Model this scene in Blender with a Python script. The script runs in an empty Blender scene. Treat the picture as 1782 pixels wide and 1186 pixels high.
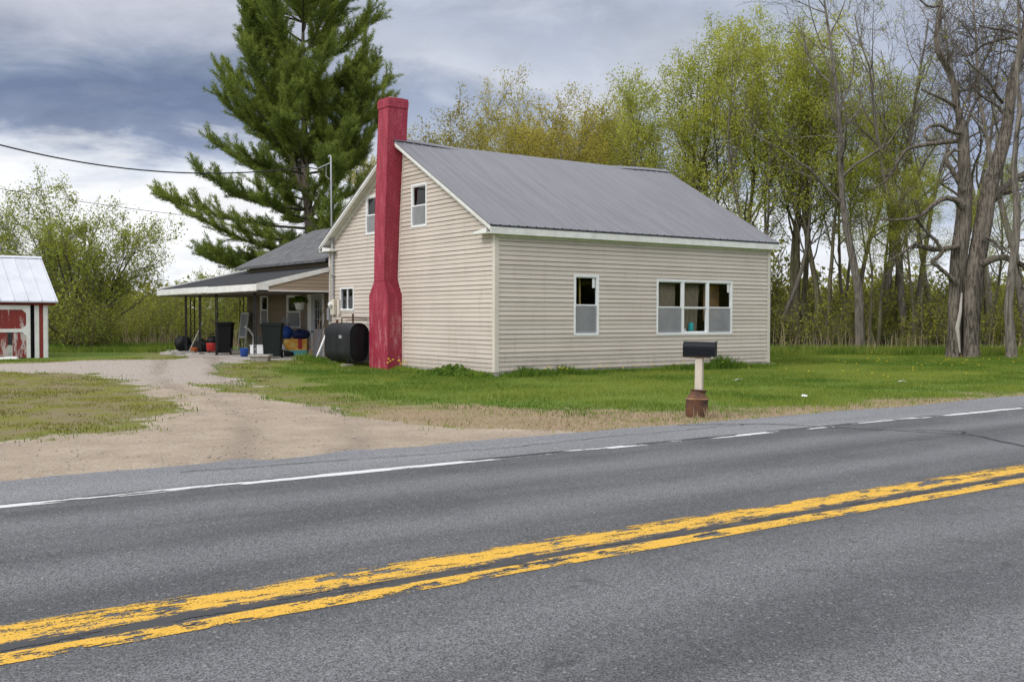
import bpy, math, random
import numpy as np
from mathutils import Vector

SC = bpy.context.scene
COL = SC.collection
# ---------------------------------------------------------------- camera, sky, sun, exposure
# World axes: X runs along the road (and the long front of the house), Y away from the road.
YAW = 0.621
F_PX = 1788.66
CAM = (-15.914, -23.03, 1.70)
cam_data = bpy.data.cameras.new('camera')
cam_data.sensor_width = 36.0
cam_data.lens = 36.0 * F_PX / 1782.0
cam_data.clip_end = 6000.0
cam = bpy.data.objects.new('camera', cam_data)
COL.objects.link(cam)
cam.location = CAM
cam.rotation_euler = (math.pi / 2 - 0.0241, -0.0015, -YAW)
SC.camera = cam


def nd(nt, typ, ins=None, **props):
    n = nt.nodes.new(typ)
    for k, v in props.items():
        setattr(n, k, v)
    for k, v in (ins or {}).items():
        s = n.inputs[k]
        if isinstance(v, bpy.types.NodeSocket):
            nt.links.new(v, s)
        else:
            if s.type == 'RGBA' and len(v) == 3:
                v = (*v, 1.0)
            s.default_value = v
    return n


def mth(nt, op, a, b=0.0, c=0.0, clamp=False):
    return nd(nt, 'ShaderNodeMath', {0: a, 1: b, 2: c}, operation=op, use_clamp=clamp).outputs[0]


def sstep(nt, x, a, b, lo=0.0, hi=1.0):
    return nd(nt, 'ShaderNodeMapRange', {'Value': x, 'From Min': a, 'From Max': b, 'To Min': lo, 'To Max': hi},
              interpolation_type='SMOOTHSTEP').outputs[0]


def noise(nt, vec, scale, detail=4.0, rough=0.55, out=0, dist=0.0):
    return nd(nt, 'ShaderNodeTexNoise', {'Vector': vec, 'Scale': scale, 'Detail': detail, 'Roughness': rough,
                                         'Distortion': dist}).outputs[out]


def ramp(nt, fac, stops, interp='LINEAR'):
    r = nd(nt, 'ShaderNodeValToRGB', {'Fac': fac})
    cr = r.color_ramp
    cr.interpolation = interp
    while len(cr.elements) < len(stops):
        cr.elements.new(0.5)
    for e, (p, c) in zip(cr.elements, stops):
        e.position = p
        e.color = (*c, 1.0) if len(c) == 3 else c
    return r.outputs[0]


def mixc(nt, fac, a, b, mode='MIX'):
    n = nd(nt, 'ShaderNodeMix', data_type='RGBA', blend_type=mode)
    for idx, v in ((0, fac), (6, a), (7, b)):
        s = n.inputs[idx]
        if isinstance(v, bpy.types.NodeSocket):
            nt.links.new(v, s)
        else:
            if idx > 0 and len(v) == 3:
                v = (*v, 1.0)
            s.default_value = v
    return n.outputs[2]


SUN_EL, SUN_AZ = math.radians(42), math.radians(183)     # azimuth from +X, counter-clockwise
world = bpy.data.worlds.new('World')
SC.world = world
world.use_nodes = True
wt = world.node_tree
wt.nodes.clear()
tc = nd(wt, 'ShaderNodeTexCoord')
rot = nd(wt, 'ShaderNodeVectorRotate', {'Vector': tc.outputs['Generated'], 'Axis': (0, 0, 1), 'Angle': YAW},
         rotation_type='AXIS_ANGLE').outputs[0]
sx = nd(wt, 'ShaderNodeSeparateXYZ', {0: rot})
dx, dy, dz = sx.outputs
hyp = mth(wt, 'SQRT', mth(wt, 'ADD', mth(wt, 'MULTIPLY', dx, dx), mth(wt, 'MULTIPLY', dy, dy)))
el = mth(wt, 'DIVIDE', dz, mth(wt, 'MAXIMUM', hyp, 0.02))
az = mth(wt, 'ARCTAN2', dx, dy)
zz = mth(wt, 'ADD', mth(wt, 'MAXIMUM', dz, 0.0), 0.22)
cv = nd(wt, 'ShaderNodeCombineXYZ', {0: mth(wt, 'DIVIDE', dx, zz), 1: mth(wt, 'DIVIDE', dy, zz), 2: 3.7}).outputs[0]
nA = noise(wt, cv, 1.25, 7.0, 0.55, dist=0.3)
nB = noise(wt, cv, 3.2, 6.0, 0.6, dist=0.4)
nC = noise(wt, cv, 0.6, 2.0, 0.5)
nD = noise(wt, cv, 8.0, 5.0, 0.6, dist=0.6)
e2 = mth(wt, 'ADD', el, mth(wt, 'ADD', mth(wt, 'MULTIPLY', mth(wt, 'SUBTRACT', nA, 0.5), 0.15),
                           mth(wt, 'MULTIPLY', mth(wt, 'SUBTRACT', nB, 0.5), 0.11)))
left = ramp(wt, e2, [(0.0, (.78, .81, .86)), (0.06, (.90, .92, .95)), (0.118, (.95, .96, .98)), (0.142, (.66, .70, .78)),
                     (0.163, (.24, .29, .42)), (0.19, (.15, .195, .31)), (0.215, (.23, .28, .39)), (0.25, (.42, .45, .54)), (0.285, (.52, .54, .62)),
                     (0.31, (.44, .47, .55)), (0.5, (.78, .80, .85)), (1.0, (1.15, 1.16, 1.2))])
mid = ramp(wt, e2, [(0.0, (.80, .82, .87)), (0.10, (.74, .77, .84)), (0.145, (.42, .48, .60)), (0.18, (.36, .42, .55)),
                    (0.215, (.58, .61, .69)), (0.25, (.48, .52, .61)), (0.275, (.40, .45, .55)), (0.31, (.52, .55, .63)),
                    (0.5, (.78, .80, .85)), (1.0, (1.15, 1.16, 1.2))])
right = ramp(wt, e2, [(0.0, (.84, .86, .90)), (0.05, (.78, .81, .87)), (0.10, (.50, .56, .69)), (0.15, (.33, .39, .54)),
                      (0.20, (.30, .35, .49)), (0.25, (.40, .45, .57)), (0.29, (.52, .55, .64)), (0.32, (.42, .46, .56)),
                      (0.5, (.78, .80, .85)), (1.0, (1.15, 1.16, 1.2))])
azn = mth(wt, 'ADD', az, mth(wt, 'MULTIPLY', mth(wt, 'SUBTRACT', nC, 0.5), 0.25))
c1 = mixc(wt, sstep(wt, azn, -0.26, -0.06), left, mid)
c2 = mixc(wt, sstep(wt, azn, 0.22, 0.42), c1, right)
shade = mth(wt, 'ADD', 0.55, mth(wt, 'MULTIPLY', mth(wt, 'ADD', nB, mth(wt, 'MULTIPLY', nD, 0.5)), 0.62))
c3 = mixc(wt, 1.0, c2, nd(wt, 'ShaderNodeCombineColor', {0: shade, 1: shade, 2: shade}).outputs[0], 'MULTIPLY')
# the thin cloud over the sun, behind and to the left of the viewer, is brighter
bk = mth(wt, 'MULTIPLY_ADD', sstep(wt, dy, 0.15, -0.65), 8.0, 10.0)
c4 = mixc(wt, 1.0, c3, nd(wt, 'ShaderNodeCombineColor', {0: bk, 1: bk, 2: bk}).outputs[0], 'MULTIPLY')     # cloud brightness in the units of the physical sky
sky = nd(wt, 'ShaderNodeTexSky', sky_type='NISHITA', sun_disc=False)
sky.sun_elevation = SUN_EL
sky.sun_rotation = math.pi / 2 - SUN_AZ
c5 = mixc(wt, 0.96, sky.outputs[0], c4)
bg = nd(wt, 'ShaderNodeBackground', {'Color': c5, 'Strength': 0.1})
wo = nd(wt, 'ShaderNodeOutputWorld')
wt.links.new(bg.outputs[0], wo.inputs[0])

sd = bpy.data.lights.new('sun', 'SUN')
sd.energy = 1.5
sd.angle = math.radians(18)
sd.color = (1.0, 0.985, 0.965)
sun = bpy.data.objects.new('sun', sd)
COL.objects.link(sun)
sdir = Vector((math.cos(SUN_EL) * math.cos(SUN_AZ), math.cos(SUN_EL) * math.sin(SUN_AZ), math.sin(SUN_EL)))
sun.rotation_euler = sdir.to_track_quat('Z', 'Y').to_euler()
sun.location = sdir * 60
SC.view_settings.view_transform = 'Standard'
SC.view_settings.look = 'None'
SC.view_settings.exposure = 0.12
SC.view_settings.gamma = 1.0
SC.cycles.max_bounces = 8
SC.cycles.transparent_max_bounces = 12

# ---------------------------------------------------------------- helpers
RS = np.random.RandomState(7)


def P(px, depth, z=0.0):
    """A point at a viewing column (photo pixels) and a distance along the view, as a place on the ground plan."""
    x = (px - 891.0) / F_PX * depth
    c, s = math.cos(YAW), math.sin(YAW)
    return Vector((CAM[0] + x * c + depth * s, CAM[1] - x * s + depth * c, z))


def PZ(px, py, depth):
    v = P(px, depth)
    v.z = 1.7 + (549.9 - py) / F_PX * depth
    return v


def link(o, parent=None):
    COL.objects.link(o)
    if parent is not None:
        o.parent = parent
    return o


def tag(o, label=None, cat=None, group=None, kind=None):
    if label:
        o['label'] = label
    if cat:
        o['category'] = cat
    if group:
        o['group'] = group
    if kind:
        o['kind'] = kind
    return o


def thing(name, label, cat, loc=(0, 0, 0), rz=0.0, group=None):
    o = bpy.data.objects.new(name, None)
    o.location = loc
    o.rotation_euler = (0, 0, rz)
    o.empty_display_size = 0.2
    link(o)
    return tag(o, label, cat, group)


def dup(root, loc, rz, scale=1.0, label=None):
    """A copy of a thing with copies of its parts and sub-parts."""
    r = root.copy()
    link(r)
    r.location = loc
    r.rotation_euler = (0, 0, rz)
    r.scale = (scale, scale, scale) if not hasattr(scale, '__len__') else scale
    if label:
        r['label'] = label
    for ch in list(root.children):
        c = ch.copy()
        link(c, r)
        for g in list(ch.children):
            d = g.copy()
            link(d, c)
    return r


def np_mesh(name, verts, polys, mats, parent=None, attrs=None, mat_idx=None, smooth=False):
    """verts (n,3); polys: list of (m,k) index arrays; attrs: face attributes."""
    me = bpy.data.meshes.new(name)
    verts = np.ascontiguousarray(verts, dtype=np.float32)
    me.vertices.add(len(verts))
    me.vertices.foreach_set('co', verts.ravel())
    idx = np.concatenate([p.ravel() for p in polys]).astype(np.int32)
    lens = np.concatenate([np.full(len(p), p.shape[1]) for p in polys])
    starts = np.concatenate([[0], np.cumsum(lens)[:-1]]).astype(np.int32)
    me.loops.add(len(idx))
    me.loops.foreach_set('vertex_index', idx)
    me.polygons.add(len(starts))
    me.polygons.foreach_set('loop_start', starts)
    if mat_idx is not None:
        me.polygons.foreach_set('material_index', np.ascontiguousarray(mat_idx, dtype=np.int32))
    if smooth is not False:
        sm = np.full(len(starts), True) if smooth is True else smooth
        me.polygons.foreach_set('use_smooth', np.ascontiguousarray(sm, dtype=bool))
    for an, (dom, val) in (attrs or {}).items():
        a = me.attributes.new(an, 'FLOAT', dom)
        a.data.foreach_set('value', np.ascontiguousarray(val, dtype=np.float32))
    me.update(calc_edges=True)
    for m in (mats if isinstance(mats, (list, tuple)) else [mats]):
        me.materials.append(m)
    o = bpy.data.objects.new(name, me)
    return link(o, parent)


class MB:
    """Collects shapes into one mesh."""

    def __init__(self, T=None):
        self.v, self.f, self.s = [], [], []
        self.T = T

    def add(self, vs, fs, smooth=False):
        b = len(self.v)
        self.v += [tuple(self.T(*p)) if self.T else tuple(p) for p in vs]
        for f in fs:
            self.f.append(tuple(i + b for i in f))
            self.s.append(smooth)
        return self

    def quad(self, a, b, c, d):
        return self.add([a, b, c, d], [(0, 1, 2, 3)])

    def box(self, x0, x1, y0, y1, z0, z1):
        vs = [(x0, y0, z0), (x1, y0, z0), (x1, y1, z0), (x0, y1, z0), (x0, y0, z1), (x1, y0, z1), (x1, y1, z1), (x0, y1, z1)]
        return self.add(vs, [(0, 3, 2, 1), (4, 5, 6, 7), (0, 1, 5, 4), (1, 2, 6, 5), (2, 3, 7, 6), (3, 0, 4, 7)])

    def loft(self, rings, caps=True, smooth=False):
        n = len(rings[0])
        vs = [p for r in rings for p in r]
        fs = []
        for i in range(len(rings) - 1):
            for j in range(n):
                fs.append((i * n + j, i * n + (j + 1) % n, (i + 1) * n + (j + 1) % n, (i + 1) * n + j))
        self.add(vs, fs, smooth)
        if caps:
            self.add(rings[0], [tuple(range(n))[::-1]])
            self.add(rings[-1], [tuple(range(n))])
        return self

    def tube(self, pts, r, k=8, caps=True, smooth=True):
        pts = [Vector(p) for p in pts]
        rr = r if hasattr(r, '__len__') else [r] * len(pts)
        rings = []
        for i, p in enumerate(pts):
            d = (pts[min(i + 1, len(pts) - 1)] - pts[max(i - 1, 0)]).normalized()
            ref = Vector((0, 0, 1)) if abs(d.z) < 0.9 else Vector((1, 0, 0))
            a = d.cross(ref).normalized()
            b = d.cross(a).normalized()
            rings.append([tuple(p + (a * math.cos(t) + b * math.sin(t)) * rr[i]) for t in [2 * math.pi * j / k for j in range(k)]])
        return self.loft(rings, caps, smooth)

    def lathe(self, prof, cx=0, cy=0, k=24, smooth=True):
        rings = [[(cx + r * math.cos(2 * math.pi * j / k), cy + r * math.sin(2 * math.pi * j / k), z) for j in range(k)] for r, z in prof]
        return self.loft(rings, True, smooth)

    def prism(self, poly, y0, y1, axis='y'):
        if axis == 'y':
            a = [(x, y0, z) for x, z in poly]
            b = [(x, y1, z) for x, z in poly]
        elif axis == 'x':
            a = [(y0, x, z) for x, z in poly]
            b = [(y1, x, z) for x, z in poly]
        else:
            a = [(x, z, y0) for x, z in poly]
            b = [(x, z, y1) for x, z in poly]
        return self.loft([a, b])

    def build(self, name, mat, parent=None, bevel=0.0):
        me = bpy.data.meshes.new(name)
        me.from_pydata(self.v, [], self.f)
        me.polygons.foreach_set('use_smooth', self.s)
        me.materials.append(mat)
        me.update()
        o = link(bpy.data.objects.new(name, me), parent)
        if bevel:
            m = o.modifiers.new('bevel', 'BEVEL')
            m.width = bevel
            m.segments = 2
            m.limit_method = 'ANGLE'
        return o


def new_mat(name):
    m = bpy.data.materials.new(name)
    m.use_nodes = True
    nt = m.node_tree
    nt.nodes.clear()
    out = nd(nt, 'ShaderNodeOutputMaterial')
    return m, nt, out


def simple(name, color, rough=0.7, var=0.18, scale=6.0, bump=0.0, bscale=40.0, metal=0.0, color2=None, spec=0.4, stretch=(1, 1, 1)):
    m, nt, out = new_mat(name)
    co = nd(nt, 'ShaderNodeTexCoord').outputs['Object']
    co = nd(nt, 'ShaderNodeMapping', {'Vector': co, 'Scale': stretch}).outputs[0]
    n1 = noise(nt, co, scale, 5.0, 0.6)
    f = nd(nt, 'ShaderNodeMapRange', {'Value': n1, 'From Min': 0.3, 'From Max': 0.7}).outputs[0]
    if color2 is None:
        color2 = tuple(c * (1 - var) for c in color)
        color = tuple(min(1, c * (1 + var * 0.5)) for c in color)
    c = mixc(nt, f, color, color2)
    b = nd(nt, 'ShaderNodeBsdfPrincipled', {'Base Color': c, 'Roughness': rough, 'Metallic': metal, 'Specular IOR Level': spec})
    if bump:
        h = noise(nt, co, bscale, 3.0, 0.6)
        bp = nd(nt, 'ShaderNodeBump', {'Strength': bump, 'Distance': 0.01, 'Height': h})
        nt.links.new(bp.outputs[0], b.inputs['Normal'])
    nt.links.new(b.outputs[0], out.inputs[0])
    return m


# ---------------------------------------------------------------- materials
def mat_siding(name, ca, cb):
    m, nt, out = new_mat(name)
    co = nd(nt, 'ShaderNodeTexCoord').outputs['Object']
    n1 = noise(nt, co, 0.7, 4.0)
    st = noise(nt, nd(nt, 'ShaderNodeMapping', {'Vector': co, 'Scale': (5, 5, 0.6)}).outputs[0], 1.0, 5.0, 0.65)
    c = mixc(nt, sstep(nt, n1, 0.35, 0.7), ca, cb)
    c = mixc(nt, mth(nt, 'MULTIPLY', sstep(nt, st, 0.52, 0.78), 0.4), c, (0.36, 0.30, 0.22))
    zs = nd(nt, 'ShaderNodeSeparateXYZ', {0: co}).outputs[2]
    c = mixc(nt, mth(nt, 'MULTIPLY', sstep(nt, mth(nt, 'ADD', zs, mth(nt, 'MULTIPLY', st, 1.1)), 1.15, 0.6), 0.45), c, (0.30, 0.27, 0.20))
    sp = nd(nt, 'ShaderNodeSeparateXYZ', {0: co})           # lengths of cladding that have faded differently
    row = mth(nt, 'FLOOR', mth(nt, 'DIVIDE', mth(nt, 'SUBTRACT', sp.outputs[2], 0.2), 0.254))
    cell = mth(nt, 'FLOOR', mth(nt, 'ADD', mth(nt, 'DIVIDE', mth(nt, 'ADD', sp.outputs[0], sp.outputs[1]), 3.66), mth(nt, 'MULTIPLY', row, 0.37)))
    wn = nd(nt, 'ShaderNodeTexWhiteNoise', {'Vector': nd(nt, 'ShaderNodeCombineXYZ', {0: row, 1: cell}).outputs[0]}, noise_dimensions='2D').outputs['Value']
    c = mixc(nt, mth(nt, 'MULTIPLY', wn, 0.16), c, tuple(x * .72 for x in cb))
    b = nd(nt, 'ShaderNodeBsdfPrincipled', {'Base Color': c, 'Roughness': 0.5, 'Specular IOR Level': 0.35})
    g = noise(nt, nd(nt, 'ShaderNodeMapping', {'Vector': co, 'Scale': (1.5, 1.5, 3)}).outputs[0], 1.2, 3.0)
    bp = nd(nt, 'ShaderNodeBump', {'Strength': 0.35, 'Distance': 0.03, 'Height': g})
    nt.links.new(bp.outputs[0], b.inputs['Normal'])
    nt.links.new(b.outputs[0], out.inputs[0])
    return m


def mat_brick():
    m, nt, out = new_mat('painted_brick')
    co = nd(nt, 'ShaderNodeTexCoord').outputs['Object']
    s = nd(nt, 'ShaderNodeSeparateXYZ', {0: co})
    v = nd(nt, 'ShaderNodeCombineXYZ', {0: mth(nt, 'ADD', s.outputs[0], s.outputs[1]), 1: s.outputs[2], 2: 0.0}).outputs[0]
    br = nd(nt, 'ShaderNodeTexBrick', {'Vector': v, 'Color1': (1, 1, 1), 'Color2': (.8, .8, .8), 'Mortar': (0, 0, 0), 'Scale': 1.0,
                                       'Mortar Size': 0.010, 'Mortar Smooth': 0.4, 'Brick Width': 0.21, 'Row Height': 0.075})
    br.offset = 0.5
    n1 = noise(nt, co, 2.2, 5.0, 0.65)
    n2 = noise(nt, nd(nt, 'ShaderNodeMapping', {'Vector': co, 'Scale': (3.5, 3.5, 0.9)}).outputs[0], 1.6, 6.0, 0.7)
    c = mixc(nt, sstep(nt, n1, 0.3, 0.7), (0.39, 0.015, 0.050), (0.31, 0.012, 0.036))
    c = mixc(nt, mth(nt, 'MULTIPLY', br.outputs['Fac'], 0.55), c, (0.42, 0.10, 0.13))
    zf = sstep(nt, s.outputs[2], 3.0, 0.5)
    chalk = mth(nt, 'MULTIPLY', sstep(nt, n2, 0.49, 0.68), mth(nt, 'ADD', 0.14, mth(nt, 'MULTIPLY', zf, 0.5)))
    c = mixc(nt, chalk, c, (0.55, 0.30, 0.30))
    c = mixc(nt, mth(nt, 'MULTIPLY', sstep(nt, n2, 0.60, 0.40), 0.35), c, (0.17, 0.012, 0.028))
    n4 = noise(nt, co, 7.0, 5.0, 0.7)
    c = mixc(nt, sstep(nt, n4, .60, .72, 0.0, .5), c, (0.50, 0.16, 0.19))
    b = nd(nt, 'ShaderNodeBsdfPrincipled', {'Base Color': c, 'Roughness': 0.6})
    h = mth(nt, 'ADD', mth(nt, 'MULTIPLY', br.outputs['Fac'], -1.0), mth(nt, 'MULTIPLY', noise(nt, co, 30.0), 0.5))
    bp = nd(nt, 'ShaderNodeBump', {'Strength': 0.7, 'Distance': 0.012, 'Height': h})
    nt.links.new(bp.outputs[0], b.inputs['Normal'])
    nt.links.new(b.outputs[0], out.inputs[0])
    return m


def mat_glass(name='window_glass', tint=(.9, .93, .95)):
    m, nt, out = new_mat(name)
    tr = nd(nt, 'ShaderNodeBsdfTransparent', {'Color': tint})
    gl = nd(nt, 'ShaderNodeBsdfGlossy', {'Roughness': 0.02, 'Color': (.9, .9, .9)})
    co = nd(nt, 'ShaderNodeTexCoord').outputs['Object']
    bp = nd(nt, 'ShaderNodeBump', {'Strength': 0.04, 'Distance': 0.02, 'Height': noise(nt, co, 1.5, 1.0)})
    nt.links.new(bp.outputs[0], gl.inputs['Normal'])
    ge = nd(nt, 'ShaderNodeNewGeometry')
    dt = nd(nt, 'ShaderNodeVectorMath', {0: ge.outputs['Incoming'], 1: ge.outputs['Normal']}, operation='DOT_PRODUCT').outputs['Value']
    fr = mth(nt, 'MULTIPLY_ADD', mth(nt, 'POWER', mth(nt, 'SUBTRACT', 1.0, mth(nt, 'ABSOLUTE', dt)), 5.0), 0.92, 0.055)
    mx = nd(nt, 'ShaderNodeMixShader', {0: fr, 1: tr.outputs[0], 2: gl.outputs[0]})
    nt.links.new(mx.outputs[0], out.inputs[0])
    return m


def mat_screen():
    m, nt, out = new_mat('insect_screen')
    tr = nd(nt, 'ShaderNodeBsdfTransparent', {'Color': (.85, .85, .85)})
    df = nd(nt, 'ShaderNodeBsdfDiffuse', {'Color': (.33, .33, .34)})
    co = nd(nt, 'ShaderNodeTexCoord').outputs['Object']
    f = sstep(nt, noise(nt, co, 1.5, 3.0), 0.3, 0.7, 0.62, 0.78)
    mx = nd(nt, 'ShaderNodeMixShader', {0: f, 1: tr.outputs[0], 2: df.outputs[0]})
    nt.links.new(mx.outputs[0], out.inputs[0])
    return m


def mat_leaf(name, ca, cb, transl=0.4):
    m, nt, out = new_mat(name)
    a = nd(nt, 'ShaderNodeAttribute', attribute_name='rnd')
    c = mixc(nt, a.outputs['Fac'], ca, cb)
    d = nd(nt, 'ShaderNodeBsdfDiffuse', {'Color': c})
    t = nd(nt, 'ShaderNodeBsdfTranslucent', {'Color': c})
    mx = nd(nt, 'ShaderNodeMixShader', {0: transl, 1: d.outputs[0], 2: t.outputs[0]})
    nt.links.new(mx.outputs[0], out.inputs[0])
    return m


def mat_bark(name, ca, cb, sc=6.0, bump=0.8):
    m, nt, out = new_mat(name)
    co = nd(nt, 'ShaderNodeTexCoord').outputs['Object']
    n1 = noise(nt, nd(nt, 'ShaderNodeMapping', {'Vector': co, 'Scale': (1, 1, 0.14)}).outputs[0], sc * 2.2, 6.0, 0.7)
    n2 = noise(nt, co, 0.9, 3.0)
    c = mixc(nt, sstep(nt, n1, 0.40, 0.60), cb, ca)
    c = mixc(nt, mth(nt, 'MULTIPLY', sstep(nt, n2, 0.4, 0.7), 0.35), c, tuple(x * 1.5 for x in ca))
    b = nd(nt, 'ShaderNodeBsdfPrincipled', {'Base Color': c, 'Roughness': 0.9, 'Specular IOR Level': 0.15})
    bp = nd(nt, 'ShaderNodeBump', {'Strength': bump, 'Distance': 0.05, 'Height': n1})
    nt.links.new(bp.outputs[0], b.inputs['Normal'])
    nt.links.new(b.outputs[0], out.inputs[0])
    return m


M = {}
M['siding'] = mat_siding('beige_siding', (0.590, 0.516, 0.442), (0.545, 0.472, 0.402))
M['porch_wall'] = mat_siding('shaded_tan_siding', (0.23, 0.175, 0.125), (0.20, 0.15, 0.105))  # tan siding darkened, with the shade under the porch put into its colour
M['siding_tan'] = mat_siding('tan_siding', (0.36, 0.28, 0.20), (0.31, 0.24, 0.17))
M['brick'] = mat_brick()
M['white'] = simple('white_vinyl', (0.80, 0.80, 0.80), 0.45, 0.06, 3.0)
M['old_white'] = simple('weathered_white_paint', (0.78, 0.775, 0.75), 0.6, color2=(0.62, 0.605, 0.56), scale=3.5, stretch=(1, 1, 1))
M['corner'] = simple('beige_trim', (0.62, 0.56, 0.48), 0.5, 0.08, 2.0)
M['glass'] = mat_glass()
M['screen'] = mat_screen()
M['concrete'] = simple('concrete', (0.40, 0.37, 0.33), 0.9, 0.35, 5.0, 0.4)
M['roof_metal'] = simple('grey_roof_metal', (0.150, 0.150, 0.166), 0.5, 0.16, 1.2, stretch=(3, .35, .35), spec=0.5)
M['dark'] = simple('dark_gap', (0.03, 0.03, 0.033), 0.8)
M['shingle'] = simple('grey_shingle', (0.115, 0.115, 0.12), 0.9, 0.5, 3.0, 0.8, 25.0)
M['membrane'] = simple('black_roofing', (0.020, 0.021, 0.025), 0.85, 0.3, 2.0, 0.3)
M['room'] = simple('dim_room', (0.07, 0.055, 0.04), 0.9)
M['ceiling_wood'] = simple('porch_boards', (0.12, 0.10, 0.08), 0.8, 0.3)
M['iron'] = simple('black_iron', (0.015, 0.015, 0.016), 0.6)
M['galv'] = simple('galvanised_pipe', (0.42, 0.43, 0.45), 0.5, 0.15, 8.0, metal=0.4)
M['tank'] = simple('black_tank_paint', (0.009, 0.010, 0.013), 0.5, 0.5, 4.0, 0.15, 60.0, spec=.3, color2=(0.022, 0.022, 0.023), stretch=(1, 1, .35))
M['tank_end'] = simple('black_tank_end_paint', (0.007, 0.0075, 0.009), 0.55, 0.5, 4.0, spec=.25)
M['black_plastic'] = simple('black_plastic', (0.007, 0.007, 0.008), 0.6, spec=.2)
M['green_plastic'] = simple('dark_green_plastic', (0.012, 0.017, 0.016), 0.6, spec=.2)
M['rust'] = simple('rusty_steel', (0.16, 0.065, 0.028), 0.85, 0.4, 7.0, 0.5, 50.0, color2=(0.045, 0.030, 0.026))
M['mailbox'] = simple('navy_black_enamel', (0.004, 0.005, 0.009), 0.5, 0.2, 12.0, spec=.2)
M['post_wood'] = simple('pale_painted_wood', (0.60, 0.53, 0.43), 0.8, 0.25, 7.0, 0.3, color2=(0.42, 0.36, 0.29), stretch=(1, 1, .25))
M['red'] = simple('red_plastic', (0.40, 0.022, 0.018), 0.45)
M['blue'] = simple('blue_plastic', (0.025, 0.085, 0.36), 0.45)
M['navy'] = simple('navy_bag', (0.015, 0.02, 0.10), 0.6, 0.4, 9.0)
M['orange'] = simple('orange_plastic', (0.60, 0.16, 0.05), 0.6)
M['grey_plastic'] = simple('pale_grey_plastic', (0.42, 0.43, 0.38), 0.6, 0.3)
M['wood_pole'] = simple('brown_handle_wood', (0.26, 0.17, 0.10), 0.8, 0.3, 9.0)
M['meter'] = simple('cream_meter_box', (0.62, 0.57, 0.46), 0.5)
M['grey_box'] = simple('grey_steel_box', (0.30, 0.31, 0.33), 0.5)
M['door_grey'] = simple('grey_door_paint', (0.42, 0.42, 0.44), 0.5)
M['shed_roof'] = simple('pale_galvanised_sheet', (0.56, 0.58, 0.63), 0.5, 0.14, 2.0, color2=(0.47, 0.48, 0.51), stretch=(1, .6, 1))
M['curtain'] = simple('brown_curtain', (0.24, 0.19, 0.13), 0.9, 0.3, 8.0, stretch=(5, 5, .4))
M['teal'] = simple('teal_enamel', (0.03, 0.42, 0.42), 0.4)
M['wire'] = simple('black_cable', (0.02, 0.02, 0.022), 0.7)
M['paper'] = simple('white_paper', (0.75, 0.75, 0.74), 0.7)
M['green_leafpot'] = mat_leaf('pot_plant_leaf', (0.18, 0.26, 0.03), (0.08, 0.17, 0.02))


def mat_shed_door():
    m, nt, out = new_mat('peeling_red_paint')
    co = nd(nt, 'ShaderNodeTexCoord').outputs['Object']
    s = nd(nt, 'ShaderNodeSeparateXYZ', {0: co})
    v = nd(nt, 'ShaderNodeMapping', {'Vector': co, 'Scale': (7, 7, 1.3)}).outputs[0]
    n1 = noise(nt, v, 1.0, 6.0, 0.7)
    low = sstep(nt, s.outputs[2], 1.6, 0.2, 0.0, 0.10)
    f = sstep(nt, mth(nt, 'ADD', n1, low), 0.585, 0.66)
    red = mixc(nt, noise(nt, co, 3.0), (0.26, 0.035, 0.028), (0.18, 0.025, 0.022))
    c = mixc(nt, f, red, (0.50, 0.43, 0.40))
    plank = mth(nt, 'FRACT', mth(nt, 'MULTIPLY', s.outputs[0], 6.0))
    gap = sstep(nt, plank, 0.0, 0.06)
    c = mixc(nt, gap, (0.06, 0.015, 0.012), c)
    b = nd(nt, 'ShaderNodeBsdfPrincipled', {'Base Color': c, 'Roughness': 0.85})
    nt.links.new(b.outputs[0], out.inputs[0])
    return m


M['shed_door'] = mat_shed_door()
M['shed_red'] = simple('barn_red_boards', (0.24, 0.035, 0.028), 0.8, 0.35, 9.0)

# ---------------------------------------------------------------- ground
DIRT = [(-14.31, -13.5), (-11.42, -13.5), (-5.5, -13.5), (-6.6, -11.2), (-7.92, -9.93), (-7.96, -7.81), (-7.66, -5.4), (-7.61, -2.81), (-7.89, -0.88), (-7.72, 1.98), (-6.56, 0.45), (-5.73, 6.02), (-3.05, 10.28), (-0.72, 9.42), (0.65, 13.37), (-2.41, 18.87), (-4.85, 11.89), (-7.48, 12.56), (-10.37, 11.63), (-11.48, 10.35), (-20, 12), (-25, 3), (-22, -13.5)]
PATCH = [(-11.65, 9.08), (-10.83, 8.77), (-10.6, 7.54), (-8.75, 7.22), (-8.44, 4.59), (-9.25, 0.69), (-9.31, -2.18), (-10.05, -4.74), (-11.46, -7.18), (-12.24, -8.16), (-12.82, -8.08), (-13.56, -8.24), (-18, -8.3), (-19, 6)]
DRY = [(-7.0, -13.0), (-3.39, -13), (5.7, -13), (30, -13), (30, -11.25), (6.67, -11.2), (-2.25, -10.4), (-4.08, -8.75), (-5.77, -6.9), (-7.34, -6.7), (-8.3, -7.6)]


def sd_poly(x, y, poly):
    """Signed distance to a polygon, positive inside."""
    d = np.full(x.shape, 1e9)
    inside = np.zeros(x.shape, bool)
    n = len(poly)
    for i in range(n):
        x0, y0 = poly[i]
        x1, y1 = poly[(i + 1) % n]
        ex, ey = x1 - x0, y1 - y0
        t = np.clip(((x - x0) * ex + (y - y0) * ey) / (ex * ex + ey * ey + 1e-9), 0, 1)
        d = np.minimum(d, np.hypot(x - x0 - t * ex, y - y0 - t * ey))
        c = (y0 > y) != (y1 > y)
        xi = (x1 - x0) * (y - y0) / (y1 - y0 + 1e-12) + x0
        inside ^= c & (x < xi)
    return np.where(inside, d, -d)


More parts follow.
